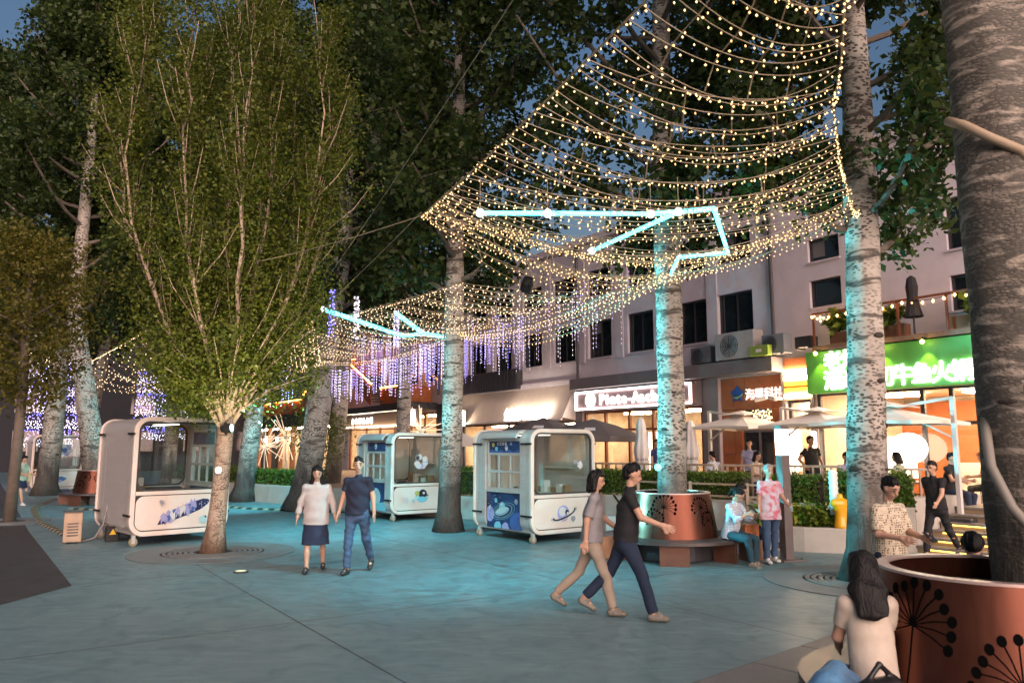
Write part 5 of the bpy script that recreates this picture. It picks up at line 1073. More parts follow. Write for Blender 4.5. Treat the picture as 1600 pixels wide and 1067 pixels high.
# ------------------------------------------------------------------ cyan projectors fixed to trunks and cables
def projector(loc, target, label, power, size, col=(.12,.80,.95), blend=.8):
    loc = Vector(loc); e = empty('projector', loc); tag(e, label, 'floodlight', 'cyan ripple projectors'); d = (Vector(target)-loc).normalized(); e.rotation_euler = d.to_track_quat('-Z','Y').to_euler()
    MB().lathe([(0,.20),(.07,.20),(.09,.12),(.09,0),(.075,-.01),(.075,.0)],20).build('housing', m_black, e, smooth=False); MB().lathe([(0,.004),(.075,.004)],20).build('lens', mat('cyan_lens',(.4,.95,1),.3,emit=4,ecol=(.3,.95,1), sample=False), e)
    MB().bx(-.015,.015,-.12,.12,.10,.14).build('bracket', m_black, e)
    ld = bpy.data.lights.new('projector_beam','SPOT'); ld.energy = power; ld.color = col; ld.spot_size = R(size); ld.spot_blend = blend; ld.shadow_soft_size = .08
    ld.use_nodes = True; nt = ld.node_tree; em = nt.nodes['Emission']; ge = nt.nodes.new('ShaderNodeNewGeometry'); nz = nt.nodes.new('ShaderNodeTexNoise'); nz.inputs['Scale'].default_value = 9; va = nt.nodes.new('ShaderNodeMix'); va.data_type = 'VECTOR'; va.inputs[0].default_value = .12
    vo = nt.nodes.new('ShaderNodeTexVoronoi'); vo.feature = 'DISTANCE_TO_EDGE'; vo.inputs['Scale'].default_value = 26; mr = nt.nodes.new('ShaderNodeMapRange'); mr.inputs['From Min'].default_value = .0; mr.inputs['From Max'].default_value = .22; mr.inputs['To Min'].default_value = 2.3; mr.inputs['To Max'].default_value = .62
    nt.links.new(ge.outputs['Incoming'], nz.inputs['Vector']); nt.links.new(ge.outputs['Incoming'], va.inputs[4]); nt.links.new(nz.outputs['Color'], va.inputs[5]); nt.links.new(va.outputs[1], vo.inputs['Vector']); nt.links.new(vo.outputs['Distance'], mr.inputs['Value']); nt.links.new(mr.outputs['Result'], em.inputs['Strength'])
    lo = bpy.data.objects.new('projector_beam', ld); COL.objects.link(lo); lo.parent = e; lo.location = (0,0,-.03)
projector((.2,11.0,4.25),(-.9,14.0,0),'projector hung under the near light net above the striding man',230,130,blend=1)
projector((-4.3,17.4,4.6),(-4.0,19.4,0),'projector hung from the bare cable above the couple',330,120,blend=1)
projector((-5.38,14.82,2.35),(4.0,13.2,3.2),'projector on the trunk of the many-stemmed tree aimed at the planter trunk',1700,46,blend=.6)
projector((-5.45,15.2,2.7),(-1.5,18.65,3.6),'projector on the far side of the many-stemmed trunk aimed at the kiosk trunk',520,30,blend=.6)
projector((-6.5,24.2,3.9),(-11.0,26.0,1),'projector on the pale leaning trunk facing the whale kiosk',450,110)
for p_, lab in (((2.66,14.18,1.62),'small turquoise ball lamp on the planter trunk'),((-5.58,14.79,1.55),'small white ball lamp on the many-stemmed tree')):
    o = MB().ball(p_,.065,(1,.6,1),14,8).build('ball_lamp', mat('turquoise_ball' if 'turq' in lab else 'white_ball',(.2,.75,.75) if 'turq' in lab else (.8,.75,.7),.4,emit=.6,ecol=(.2,.8,.8) if 'turq' in lab else (1,.9,.8)), smooth=True); tag(o, lab, 'lamp')

e = empty('added_uplight', (-4.35,12.7,0)); tag(e, 'small round uplight added in the paving to light the many-stemmed tree', 'uplight')  # lamp added to light the crown from below
MB().lathe([(0,.02),(.10,.02),(.12,.016),(.12,.0)],24).build('housing', m_dark, e); MB().lathe([(0,.024),(.085,.024)],20).build('lens', mat('uplight_lens',(1,.9,.6),.3,emit=.15,ecol=(1,.85,.5),sample=False), e)
pl = bpy.data.lights.new('uplight_beam','SPOT'); pl.energy = 430; pl.color = (1,.86,.55); pl.shadow_soft_size = .08; pl.spot_size = R(62); pl.spot_blend = .9
lo = bpy.data.objects.new('uplight_beam', pl); COL.objects.link(lo); lo.parent = e; lo.location = (0,0,.05); lo.rotation_euler = (Vector((-1.25,2.3,6.0))).to_track_quat('-Z','Y').to_euler()
# ================================================================== PEOPLE
def field_mesh(prims, h, name):
    """smooth union of rounded bones meshed with surface nets"""
    lo = np.array([1e9]*3); hi = -lo; pad = .05
    for p_ in prims:
        if p_[0] == 'c': pts = np.array([p_[1],p_[2]]); r_ = max(p_[3],p_[4])
        elif p_[0] == 'e': pts = np.array([p_[1]]); r_ = max(p_[2])
        else: pts = np.array([p_[1],p_[2]]); r_ = max(*p_[3],*p_[4])
        lo = np.minimum(lo, pts.min(0)-r_-pad); hi = np.maximum(hi, pts.max(0)+r_+pad)
    n_ = np.ceil((hi-lo)/h).astype(int)+1; ax = [lo[i]+h*np.arange(n_[i]) for i in range(3)]; F = np.full(n_, 1.0, np.float32)
    for p_ in prims:
        k = .02; flat = isinstance(p_[-1], str) and p_[-1] == 'flat'
        if p_[0] == 'c': pts = np.array([p_[1],p_[2]],float); r_ = max(p_[3],p_[4])
        elif p_[0] == 'e': pts = np.array([p_[1]],float); r_ = max(p_[2]); k = .015
        else: pts = np.array([p_[1],p_[2]],float); r_ = max(*p_[3],*p_[4]); k = .03
        if isinstance(p_[-1], str) and p_[-1] == 'thin': k = .004
        a = np.maximum(0, np.floor((pts.min(0)-r_-.06-lo)/h).astype(int)); b = np.minimum(n_, np.ceil((pts.max(0)+r_+.06-lo)/h).astype(int)+1); sl = tuple(slice(a[i],b[i]) for i in range(3))
        X, Y, Z = np.meshgrid(*[ax[i][sl[i]] for i in range(3)], indexing='ij')
        if p_[0] == 'e':
            c, rr = p_[1], p_[2]; d = (np.sqrt(((X-c[0])/rr[0])**2+((Y-c[1])/rr[1])**2+((Z-c[2])/rr[2])**2)-1)*min(rr)
        else:
            A, B = pts; D = B-A; L2 = D@D+1e-12; t0 = ((X-A[0])*D[0]+(Y-A[1])*D[1]+(Z-A[2])*D[2])/L2; t = np.clip(t0,0,1); ex, ey, ez = X-A[0]-t*D[0], Y-A[1]-t*D[1], Z-A[2]-t*D[2]
            if p_[0] == 'c': d = np.sqrt(ex*ex+ey*ey+ez*ez)-(p_[3]+(p_[4]-p_[3])*t)
            else:
                s_ = np.array(p_[5],float); s_ /= np.linalg.norm(s_); lx = ex*s_[0]+ey*s_[1]+ez*s_[2]; rest = np.sqrt(np.maximum(0,ex*ex+ey*ey+ez*ez-lx*lx)); ra = p_[3][0]+(p_[4][0]-p_[3][0])*t; rb = p_[3][1]+(p_[4][1]-p_[3][1])*t
                d = (np.sqrt((lx/ra)**2+(rest/rb)**2)-1)*np.minimum(ra,rb)
        if flat: d = np.maximum(d, (t0-1)*np.sqrt(L2))
        G = F[sl]; hh = np.clip(.5+.5*(G-d)/k,0,1); F[sl] = G+(d-G)*hh-k*hh*(1-hh)
    ins = F < 0; c8 = [ins[i:n_[0]-1+i,j:n_[1]-1+j,q:n_[2]-1+q] for i in (0,1) for j in (0,1) for q in (0,1)]; cnt = sum(x.astype(np.int8) for x in c8); act = (cnt > 0) & (cnt < 8); I = np.argwhere(act)
    if not len(I): return None
    idx = -np.ones(act.shape, np.int64); idx[act] = np.arange(len(I)); acc = np.zeros((len(I),3)); num = np.zeros(len(I)); off = [(i,j,q) for i in (0,1) for j in (0,1) for q in (0,1)]
    val = {o: F[I[:,0]+o[0],I[:,1]+o[1],I[:,2]+o[2]] for o in off}
    for o in off:
        for axx in range(3):
            if o[axx]: continue
            o2 = list(o); o2[axx] = 1; f0, f1 = val[o], val[tuple(o2)]; m_ = (f0 < 0) != (f1 < 0); t = np.where(m_, f0/(f0-f1+1e-12), 0); p_ = np.tile(np.array(o,float),(len(I),1)); p_[:,axx] += t; acc += p_*m_[:,None]; num += m_
    V = lo+h*(I+acc/num[:,None]); Q = []
    for axx in range(3):
        b_, c_ = [(1,2),(2,0),(0,1)][axx]; sa_ = [slice(None)]*3; sb = [slice(None)]*3; sa_[axx] = slice(0,-1); sb[axx] = slice(1,None); e0, e1 = ins[tuple(sa_)], ins[tuple(sb)]; E_ = np.argwhere(e0 != e1); 
        E_ = E_[(E_[:,b_] > 0)&(E_[:,c_] > 0)&(E_[:,b_] < n_[b_]-1)&(E_[:,c_] < n_[c_]-1)]
        def ci(db, dc): q = E_.copy(); q[:,b_] += db; q[:,c_] += dc; return idx[q[:,0],q[:,1],q[:,2]]
        q = np.stack([ci(-1,-1),ci(0,-1),ci(0,0),ci(-1,0)],1); fl = e0[E_[:,0],E_[:,1],E_[:,2]]; q[~fl] = q[~fl][:,::-1]; Q.append(q)
    Q = np.concatenate(Q); Q = Q[(Q >= 0).all(1)]
    amp = {'shirt':.007,'bottom':.006,'hair':.006}.get(name, 0)
    if amp:
        nr = np.zeros_like(V); fn = np.cross(V[Q[:,2]]-V[Q[:,0]], V[Q[:,3]]-V[Q[:,1]])
        for j in range(4): np.add.at(nr, Q[:,j], fn)
        nr /= np.linalg.norm(nr, axis=1, keepdims=True)+1e-9; rg = np.random.default_rng(len(V)); dsp = np.zeros(len(V))
        for q in range(7):
            w = rg.normal(0,1,3)*(np.array([60,60,8]) if name == 'hair' else np.array([16,16,22])); dsp += np.sin(V@w+rg.uniform(0,6.28))
        V = V+nr*(dsp*amp/2.6)[:,None]
    me = arrays_mesh(name, V, Q); me.polygons.foreach_set('use_smooth', np.ones(len(Q),bool)); return me
m_skin = mat('skin', (.50,.29,.20), .55, var=.06, vs=12); m_hair = mat('black_hair', (.006,.005,.005), .5, spec=.25, var=.5, vs=60, vstretch=(1,1,.08), bump=.6, bs=70); m_hgrey = mat('grey_hair', (.25,.24,.23), .6)
m_eye = mat('eye_dark', (.015,.012,.012), .3); m_lip = mat('lip', (.35,.13,.10), .5)
def cloth(name, c, v=.12, vs=9): return mat(name, c, .85, var=v, vs=vs, bump=.25, bs=14)
def person(label, loc, rotz, height=1.70, legs=((5,3),(-5,3)), arms=((4,8,12,0),(4,8,12,0)), lean=0, head=(0,0), seat=None, top=None, bottom=None, skirt=None, shoes=None, hair='short', hairm=None, sleeve=.55, barelegs=False, build=1.0, h=.013, hem=0, group=None, dz=0, face=True, longs=False, sock=None):
    k = height/1.72; V = lambda *a: np.array(a, float); e = []; L = {}; sg = (-1,1)
    hip = V(0,0,0); ln = R(lean); sp_ = V(0,-math.sin(ln),math.cos(ln)); fwd = V(0,-math.cos(ln),-math.sin(ln))
    chest = hip+sp_*.42; neck = hip+sp_*.55; pit = ln+R(head[0]); yaw = R(head[1]); hs = V(0,-math.sin(pit),math.cos(pit)); hf = V(math.sin(yaw)*math.cos(pit)*-1,-math.cos(yaw)*math.cos(pit),-math.sin(pit)); hx_ = np.cross(hf,hs); hx_ /= np.linalg.norm(hx_)
    hc = neck+sp_*.07+hs*.115; skin = []; bot = []; tp_ = []; sh = [[],[]]; ankles = []
    for i in (0,1):
        a, fl = R(legs[i][0]), R(legs[i][1]); out = legs[i][2] if len(legs[i]) > 2 else .02; j0 = V(sg[i]*.088*build,0,-.01); kn = j0+V(sg[i]*out,-math.sin(a)*.44,-math.cos(a)*.44); s2 = a-fl; an = kn+V(sg[i]*(legs[i][3] if len(legs[i]) > 3 else 0),-math.sin(s2)*.42,-math.cos(s2)*.42); fp = legs[i][4] if len(legs[i]) > 4 else (0 if s2 > -.45 else 38); fp = R(fp); ankles.append((an,fp)); L[i] = (j0,kn,an)
        skin += [('c',j0,kn,.075*build,.052),('c',kn,an,.052,.034),('c',kn*.65+an*.35,kn*.5+an*.5,.052,.045)]
        fd = V(sg[i]*.12,-math.cos(fp),-math.sin(fp)); heel = an+V(0,.035,-.035)+V(0,0,-.01); toe = an+V(0,0,-.045)+fd*.155; skin += [('c',an,an+V(0,0,-.03)+fd*.1,.032,.022)]
        sh[i] += [('o',heel,toe-fd*.03,(.042,.036),(.046,.030),(1,0,0)),('c',heel+V(0,0,.02),an+fd*.05+V(0,0,.0),.036,.036),('c',toe-fd*.03,toe,.034,.022)]
        if bottom:
            fl_ = .006; bot += [('c',j0,kn,.094*build+fl_,.066),('c',kn,an+(kn-an)*.06,.067,.058,'flat')]
    lowest = min(an[2]-.085-max(0,math.sin(fp))*.12 for an,fp in ankles); hz = (-lowest) if seat is None else (seat/k+.115)
    skin += [('o',V(0,0,-.02),V(0,0,.08),(.155*build,.10),(.14*build,.095),(1,0,0)),('o',hip+sp_*.10,chest,(.125*build,.078*build),(.135*build,.075),(1,0,0)),('c',neck-sp_*.06,neck+sp_*.09,.052,.047)]
    if bottom: bot += [('o',V(0,.008,-.05),V(0,0,.10),(.172*build,.122*build),(.152*build,.108*build),(1,0,0))]
    if skirt: bot = [('o',hip+V(0,0,.06),hip+V(0,-.02,-skirt),(.16*build,.118*build),(.215*build,.185),(1,0,0),'flat'),('o',V(0,0,0),V(0,0,.11),(.165*build,.118),(.145*build,.10),(1,0,0))]
    wr = []
    for i in (0,1):
        f, o_, el, inw = (R(x) for x in arms[i][:4]); s0 = neck-sp_*.055+V(sg[i]*.165*build,0,0); d1 = V(sg[i]*math.sin(o_),-math.sin(f)*math.cos(o_),-math.cos(f)*math.cos(o_)); eb = s0+d1*.275; d2 = V(sg[i]*(math.sin(o_)*.6-math.sin(inw)),-math.sin(f+el),-math.cos(f+el)); d2 /= np.linalg.norm(d2); w = eb+d2*.245; wr.append((w,d2))
        skin += [('c',neck-sp_*.06+V(sg[i]*.1,0,0),s0,.05,.05),('c',s0,eb,.050,.040),('c',eb,w,.040,.027)]
        lat = np.cross(d2, V(sg[i],0,0)); lat = V(0,-1,0) if np.linalg.norm(lat) < .2 else lat/np.linalg.norm(lat); pe = w+d2*.075; skin += [('o',w+d2*.01,pe,(.032,.018),(.044,.016),lat)]
        for q in range(4):
            b0 = pe+lat*(.033-.022*q); l_ = (.070,.080,.075,.058)[q]; bend = V(-sg[i]*.25,0,0)*.6; m0 = b0+(d2+bend*.35)/np.linalg.norm(d2+bend*.35)*l_*.55; t_ = m0+(d2+bend*1.6)/np.linalg.norm(d2+bend*1.6)*l_*.45; skin += [('c',b0,m0,.0095,.0088,'thin'),('c',m0,t_,.0088,.008,'thin')]
        th = w+d2*.025+lat*.026; skin += [('c',th,th+lat*.032+d2*.03,.012,.010),('c',th+lat*.032+d2*.03,th+lat*.036+d2*.062,.010,.008)]
        if top:
            if sleeve <= 1: q = s0+(eb-s0)*sleeve; tp_ += [('c',neck-sp_*.075+V(sg[i]*.1,0,0),s0,.066,.062),('c',s0,q,.060,.064,'flat')]
            else: q = eb+(w-eb)*(sleeve-1); tp_ += [('c',neck-sp_*.075+V(sg[i]*.1,0,0),s0,.066,.062),('c',s0,eb,.060,.054),('c',eb,q,.056,.046,'flat')]
    if top: tp_ += [('o',chest*.8+hip*.2,hip+sp_*(-.03-hem),(.176*build,.124*build),(.190*build+hem*.2,.146*build+hem*.15),(1,0,0),'flat'),('o',hip+sp_*.3,neck-sp_*.075,(.175*build,.116),(.155*build,.085),(1,0,0)),('c',neck-sp_*.045,neck+sp_*.01,.070,.060)]
    # head
    H = lambda x, y, z: hc+hx_*x+hf*y+hs*z
    skin += [('e',hc+hs*.02,(.076,.092,.098)),('c',H(0,.035,-.055),H(0,.045,-.082),.052,.036),('c',H(0,.085,.0),H(0,.102,-.030),.011,.015),('c',H(-.03,.075,.026),H(.03,.075,.026),.016,.016),('c',H(-.02,.080,-.058),H(.02,.080,-.058),.012,.012),('e',H(-.078,.0,-.005),(.012,.02,.030)),('e',H(.078,.0,-.005),(.012,.02,.030))]
    hr = []
    if hair in ('short','long','pony','bob'): hr += [('c',H(0,-.03,.045),H(0,.006,.066),.084,.074),('c',H(0,-.05,-.01),H(0,-.035,.04),.066,.072),('c',H(-.055,-.02,.02),H(-.055,.0,.05),.028,.028),('c',H(.055,-.02,.02),H(.055,.0,.05),.028,.028)]
    if hair == 'long': hr += [('o',H(0,-.045,.06),H(0,-.085,-.16),(.095,.075),(.125,.062),tuple(hx_)),('o',H(0,-.085,-.16),H(0,-.115,-.34),(.125,.06),(.105,.03),tuple(hx_)),('c',H(-.07,.0,.0),H(-.085,.0,-.17),.032,.03),('c',H(.07,.0,.0),H(.085,.0,-.17),.032,.03)]
    if hair == 'bob': hr += [('c',H(-.07,-.01,.02),H(-.085,0,-.12),.034,.036),('c',H(.07,-.01,.02),H(.085,0,-.12),.034,.036),('o',H(0,-.05,.0),H(0,-.07,-.13),(.08,.05),(.09,.045),tuple(hx_))]
    if hair == 'pony': hr += [('c',H(0,-.10,.05),H(0,-.15,.0),.035,.04),('c',H(0,-.15,.0),H(0,-.15,-.14),.04,.022)]
    b = link('person', field_mesh(skin, h, 'body'), m_skin); b.location = Vector(loc)+Vector((0,0,hz*k+dz)); b.rotation_euler = (0,0,rotz); b.scale = (k,k,k); tag(b, label, 'person', group)
    hm = hairm or m_hair
    if hr: link('hair', field_mesh(hr, h, 'hair'), hm, b)
    if top: link('shirt', field_mesh(tp_, h, 'shirt'), top, b)
    if bot: link('skirt' if skirt else 'trousers', field_mesh(bot, h, 'bottom'), bottom if not skirt else skirtm_[0], b)
    if shoes:
        for i in (0,1): link('shoe', field_mesh(sh[i], min(h,.012), 'shoe'), shoes, b)
    if face:
        for x in (-.031,.031): MB().ball(tuple(H(x,.086,.010)),.014,(1,.55,.6),8,5).build('eye', m_eye, b, smooth=True); MB().tube([tuple(H(x-.02,.088,.034)),tuple(H(x,.095,.039)),tuple(H(x+.02,.088,.034))],.006,5).build('eyebrow', m_eye, b)
        MB().tube([tuple(H(-.02,.091,-.056)),tuple(H(0,.095,-.058)),tuple(H(.02,.091,-.056))],.0055,5).build('mouth', m_lip, b)
    M = Matrix.Translation(b.location) @ Matrix.Rotation(rotz,4,'Z') @ Matrix.Scale(k,4)
    return b, M, wr, H, L
skirtm_ = [cloth('navy_skirt', (.012,.02,.05))]
c_white = cloth('pale_blouse', (.44,.39,.37), .08); c_navy = cloth('navy_tee', (.013,.016,.035)); c_jean = cloth('blue_denim', (.045,.085,.16), .25, 14); c_djean = cloth('dark_denim', (.012,.022,.05), .25, 14); c_black = cloth('black_cloth', (.012,.012,.014)); c_teal = cloth('dark_teal_trousers', (.015,.05,.07), .2); c_lil = cloth('lilac_tee', (.36,.36,.55)); c_red = cloth('dark_red_top', (.35,.03,.03)); c_tan = cloth('cream_tee', (.52,.44,.36), .06); c_grey = cloth('grey_tee', (.25,.24,.25))
c_pale = cloth('pale_green_tee', (.42,.44,.33)); s_dark = mat('dark_shoe', (.025,.024,.024), .5); s_white = mat('white_shoe', (.62,.62,.58), .5, var=.15, vs=14); s_tan = mat('beige_trainer', (.42,.36,.27), .6, var=.4, vs=22, col2=(.12,.11,.1))
def pattern_cloth(name, base, mark, sc, thr=.32):
    m = mat(name, base, .85); nd, lk, b = nodes_of(m); tc = nd.new('ShaderNodeTexCoord'); vo = nd.new('ShaderNodeTexVoronoi'); vo.inputs['Scale'].default_value = sc; vo.inputs['Randomness'].default_value = .35; lk.new(tc.outputs['Object'], vo.inputs['Vector'])
    r_ = nd.new('ShaderNodeMapRange'); r_.inputs['From Min'].default_value = thr; r_.inputs['From Max'].default_value = thr-.07; lk.new(vo.outputs['Distance'], r_.inputs['Value']); x = nd.new('ShaderNodeMix'); x.data_type = 'RGBA'; x.inputs[6].default_value = (*base,1); x.inputs[7].default_value = (*mark,1); lk.new(r_.outputs['Result'], x.inputs[0]); lk.new(x.outputs[2], b.inputs['Base Color']); return m
c_pat = pattern_cloth('patterned_shirt', (.62,.54,.40), (.13,.06,.035), 40, .40); c_blp = pattern_cloth('pale_blue_blouse', (.42,.48,.58), (.68,.68,.68), 22, .4)
def tiedye():
    m = mat('pink_tie_dye', (.65,.6,.65), .85); nd, lk, b = nodes_of(m); tc = nd.new('ShaderNodeTexCoord'); w = nd.new('ShaderNodeTexNoise'); w.inputs['Scale'].default_value = 5; w.inputs['Detail'].default_value = 3; w.inputs['Distortion'].default_value = 1.2; lk.new(tc.outputs['Object'], w.inputs['Vector']); cr = nd.new('ShaderNodeValToRGB'); cr.color_ramp.elements[0].position = .42; cr.color_ramp.elements[1].position = .6; cr.color_ramp.elements[0].color = (.62,.58,.66,1); cr.color_ramp.elements[1].color = (.62,.16,.22,1); lk.new(w.outputs['Fac'], cr.inputs['Fac']); lk.new(cr.outputs['Color'], b.inputs['Base Color']); return m
c_pink = tiedye()
def phone(M, wr, i, label):
    w, d = wr[i]; p_ = M @ Vector(w+d*.10+np.array([0,-.02,.035])); o = MB().box((0,0,0),(.075,.15,.009)).build('phone', m_black, None, p_, 0, bevel=.003); o.rotation_euler = (R(35),0,M.to_euler().z); tag(o, label, 'phone'); return o
# the couple
person('woman in a pale blouse and navy skirt walking hand in hand', (-3.18,12.74,0), R(8), 1.60, ((14,6),(-8,14)), ((-6,18,10,0),(3,20,8,0)), 2, (4,-5), top=c_white, bottom=None, skirt=.47, shoes=s_dark, hair='long', sleeve=1.75, build=1.12, h=.009, hem=.10)
person('man in a navy T-shirt and jeans walking hand in hand', (-2.47,12.55,0), R(-8), 1.74, ((10,4),(-16,22)), ((0,14,14,-3),(-4,15,16,0)), 1, (2,-18), top=c_navy, bottom=c_jean, shoes=s_dark, sleeve=.62, build=1.05, h=.009)
# striding man
b_, M_, wr_, H_, L_ = person('man in a dark top and blue jeans striding to the right across the plaza', (1.35,9.35,0), R(82), 1.76, ((24,8,.03),(-26,20,.03)), ((28,8,42,0),(-24,10,12,0)), 6, (8,0), top=c_black, bottom=c_djean, shoes=s_tan, sleeve=.6, h=.008, build=1.05)
person('person in beige trousers and a grey top walking close behind the striding man', (.98,9.62,0), R(80), 1.66, ((22,10,.03),(-24,22,.03)), ((-18,8,14,0),(22,8,30,0)), 4, (6,0), top=c_grey, bottom=cloth('beige_trousers',(.34,.27,.21)), shoes=s_tan, hair='bob', sleeve=.8, h=.009)
e = empty('shoulder_bag', M_ @ Vector((.17,.13,-.12)), R(82)); tag(e, 'tan bag carried at the side of the striding man', 'bag'); MB().bx(-.04,.04,-.17,.17,-.15,.12).build('bag_body', mat('tan_leather',(.35,.19,.10),.6,var=.2,vs=8), e, bevel=.02); MB().tube([(0,-.15,.1),(-.06,-.08,.5),(-.14,.0,.62)],.012,6).build('strap', m_black, e)
# bench by the mid-plaza planter
def bench_seat(c, ang, r_=1.13): return (c[0]+r_*math.cos(ang), c[1]+r_*math.sin(ang), 0), ang+math.pi/2
p_, rz = bench_seat((2.93,14.4), R(-40)); b_, M_, wr_, H_, L_ = person('woman with a ponytail in a pale blue blouse looking at her phone on the bench', p_, rz-R(8), 1.62, ((82,72,.05),(80,84,.05)), ((34,8,86,26),(34,8,86,26)), 12, (26,0), seat=.40, top=c_blp, bottom=c_teal, shoes=s_tan, hair='pony', sleeve=1.5, h=.011, hem=.06); phone(M_, wr_, 0, 'black phone held by the seated woman with the ponytail')
p_, rz = bench_seat((2.93,14.4), R(-6)); person('person in dark blue trousers and white shoes sitting cross-legged behind the ponytail woman', p_, rz, 1.66, ((86,70,.05),(92,40,-.02,-.10)), ((30,10,60,20),(30,10,60,20)), 8, (15,0), seat=.40, top=c_grey, bottom=c_djean, shoes=s_white, h=.013)
o = empty('red_carrier_bag', (4.25,14.05,0), R(20)); tag(o, 'red printed carrier bag beside the seated pair', 'bag'); MB().bx(-.15,.15,-.07,.07,.36,.62).build('bag_body', mat('red_bag',(.42,.05,.03),.5,var=.3,vs=14,col2=(.75,.3,.1)), o, bevel=.015); MB().bx(-.15,.15,-.15,.15,0,.36).build('carton', mat('brown_carton',(.25,.15,.1),.8), o, bevel=.01)
b_, M_, wr_, H_, L_ = person('woman in a pink tie-dye T-shirt and blue leggings standing by the lamp post', (4.48,13.62,0), R(15), 1.60, ((6,10),(-5,4)), ((4,14,12,0),(14,14,46,12)), 1, (2,8), top=c_pink, bottom=c_jean, shoes=s_white, hair='short', hairm=m_hgrey, sleeve=.7, h=.012, hem=.12, build=1.05)
# patterned shirt man
b_, M_, wr_, H_, L_ = person('man in a patterned cream shirt reading his phone before the right-hand trunk', (3.92,8.2,0), R(22), 1.61, ((3,2),(-3,2)), ((12,12,72,28),(14,12,68,26)), 2, (24,0), top=c_pat, bottom=c_djean, shoes=s_dark, sleeve=.85, h=.008, hem=.08, build=1.06); phone(M_, wr_, 1, 'dark phone held by the man in the patterned shirt')
# long-haired woman on the near bench and the head behind the planter
p_, rz = bench_seat((3.28,5.44), R(172), 1.02); b_, M_, wr_, H_, L_ = person('woman with long black hair in a cream T-shirt seated with her back turned', (2.36,5.24,0), R(172), 1.58, ((80,80,.04),(80,80,.04)), ((22,10,40,20),(22,10,40,20)), 10, (12,5), seat=.40, top=c_tan, bottom=c_jean, shoes=s_white, hair='long', sleeve=.62, h=.008, hem=.03, build=.86)
p_, rz = bench_seat((3.28,5.44), R(64), 1.05); person('person with short black hair sitting on the far side of the near planter', p_, rz, 1.62, ((80,80,.04),(80,80,.04)), ((25,10,55,20),(25,10,55,20)), 8, (18,0), seat=.40, top=c_black, bottom=c_black, shoes=s_dark, h=.010)
m_bbag = mat('blue_nylon_bag', (.09,.22,.38), .5, var=.3, vs=10, bump=.6, bs=12); m_kbag = mat('black_leather_bag', (.012,.011,.012), .35, var=.5, vs=8)
me = field_mesh([('o',(-.12,0,.02),(.12,0,.03),(.12,.16),(.12,.15),(0,0,1)),('c',(-.1,.02,.1),(.1,.0,.14),.09,.07)], .012, 'bag'); o = link('blue_nylon_bag', me, m_bbag, None, (1.99,4.98,.50), R(60)); o.scale = (1.0,1.0,.8); tag(o, 'crumpled pale blue bag on the bench beside the long-haired woman', 'bag')
me = field_mesh([('o',(-.13,0,0),(.13,0,0),(.13,.10),(.13,.10),(0,0,1)),('c',(-.13,.0,.12),(0,0,.22),.02,.02),('c',(0,0,.22),(.13,.0,.12),.02,.02)], .012, 'bag'); o = link('black_handbag', me, m_kbag, None, (2.2,4.82,.53), R(25)); o.scale = (.8,.8,.8); tag(o, 'black handbag on the bench at the bottom of the picture', 'bag')
# by the steps, on the terrace, far walker
person('person in dark clothes walking past the lit steps', (7.75,14.3,0), R(-60), 1.68, ((20,8),(-22,18)), ((-22,8,14,0),(24,8,30,0)), 4, (6,0), top=c_black, bottom=c_black, shoes=s_dark, h=.013)
def ontr(s, n): v = SN(s,n); return (v.x,v.y,.5)
person('man in a black T-shirt standing on the terrace with hands on hips', ontr(-11.55,16.55), R(20), 1.66, ((3,2),(-3,2)), ((-18,34,62,34),(-18,34,62,34)), 0, (2,0), top=c_black, bottom=c_djean, shoes=s_dark, h=.013, build=1.08)
person('person in a lilac top standing under the first cream parasol', ontr(-13.75,17.0), R(-30), 1.6, ((6,2),(-5,2)), ((6,10,20,0),(6,10,20,0)), 3, (5,0), top=c_lil, bottom=c_black, shoes=s_dark, h=.015)
person('man in dark blue standing between the closed parasol and the planter trunk', ontr(-16.15,15.95), R(10), 1.62, ((3,2),(-3,2)), ((5,8,12,0),(5,8,12,0)), 0, (0,0), top=cloth('dark_blue_top',(.025,.03,.11)), bottom=c_black, shoes=s_dark, h=.015)
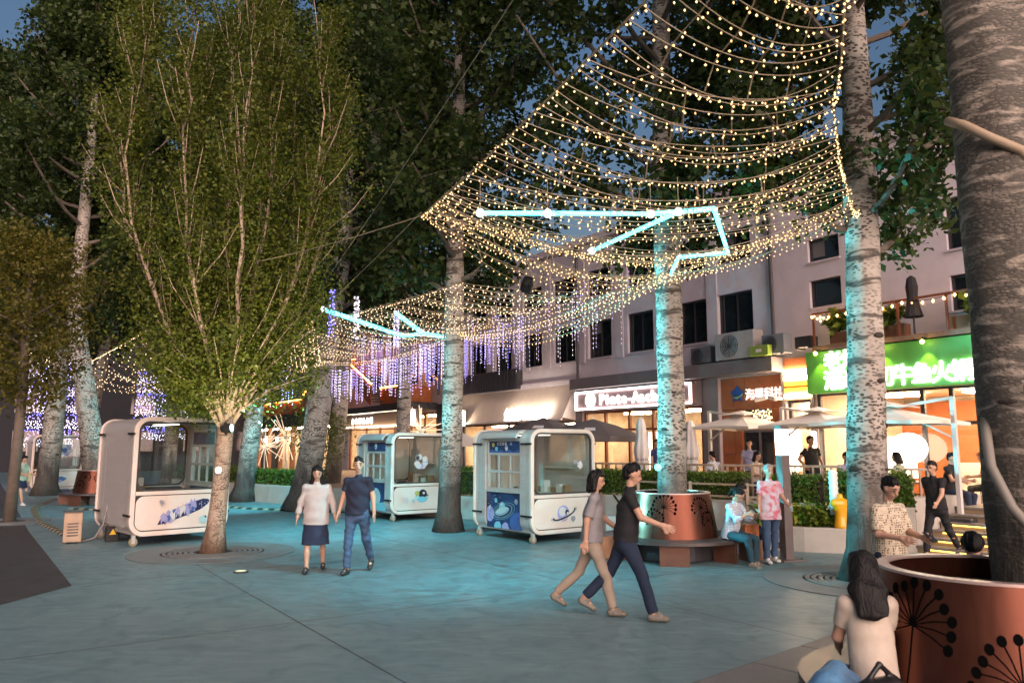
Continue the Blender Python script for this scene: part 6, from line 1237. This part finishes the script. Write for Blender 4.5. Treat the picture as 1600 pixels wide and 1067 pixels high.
for s_, n_, rot, t_, lab, hr_ in ((-14.0,15.9,R(-90),c_blp,'diner in a patterned top seated under the first cream parasol','short'),(-12.8,16.0,R(90),c_tan,'diner seated at the table left of the man in the black T-shirt','bob'),(-10.35,16.05,R(60),c_lil,'diner in lilac seated left of the spotted trunk','short'),(-9.45,16.75,R(-80),c_pale,'diner seated right of the spotted trunk under the parasol','bob'),(-8.5,16.9,R(90),c_black,'diner in black seated behind the loose hedge','short')):
    person(lab, ontr(s_,n_), FROT+rot, 1.62, ((82,82,.04),(80,84,.04)), ((25,10,60,15),(25,10,60,15)), 5, (12,0), seat=.46, top=t_, bottom=c_djean, shoes=s_dark, hair=hr_, h=.016, group='diners on the terrace')
person('woman with brown hair sitting inside the restaurant window', ontr(-9.0,19.75), FROT+R(-60), 1.62, ((82,82,.04),(80,84,.04)), ((25,10,60,15),(25,10,60,15)), 8, (18,0), seat=.46, top=s_white, bottom=c_black, shoes=s_dark, hair='long', hairm=mat('brown_hair',(.16,.06,.03),.5), h=.016)
chair(-9.0,19.75,R(-60),'dining chair inside the restaurant window')
b_, M_, wr_, H_, L_ = person('person in a pale T-shirt and black shorts walking on the far left', (-16.75,26.6,0), R(75), 1.64, ((20,6),(-18,24)), ((20,8,60,5),(10,8,70,5)), 4, (20,0), top=c_pale, bottom=None, skirt=.30, shoes=s_white, sleeve=.7, h=.015)
e = empty('tote_bag', M_ @ Vector((.2,-.05,.12)), R(75)); tag(e, 'cream tote bag carried by the far left walker', 'bag'); MB().bx(-.03,.03,-.16,.16,-.2,.14).build('bag_body', mat('cream_tote',(.6,.5,.32),.8), e, bevel=.02); MB().tube([(0,-.1,.13),(0,-.04,.32),(0,.04,.32),(0,.1,.13)],.01,6).build('strap', m_wht, e)
# yellow torso sculpture and white ribbed post beside it
me = field_mesh([('o',(0,0,.06),(0,0,.26),(.13,.12),(.10,.09),(1,0,0)),('o',(0,0,.26),(0,0,.44),(.10,.09),(.17,.12),(1,0,0)),('c',(-.13,0,.46),(.13,0,.46),.075,.075),('c',(0,0,.46),(0,0,.58),.07,.055)], .012, 'torso'); o = link('torso_sculpture', me, mat('glossy_yellow',(.75,.36,.01),.25,coat=.4), None, (6.28,14.98,.44), R(20)); o.scale = (1.05,1.05,1.05); tag(o, 'glossy yellow headless torso sculpture on the low planter wall', 'sculpture')
e = empty('ribbed_post', (6.28,15.25,.42)); tag(e, 'white ribbed ornamental post behind the yellow sculpture', 'post'); MB().lathe([(.0,0),(.09,0)]+[(.09 if q % 2 else .075,.02+.05*q) for q in range(22)]+[(.05,1.12),(0,1.14)],16).build('shaft', m_wht, e, smooth=True)
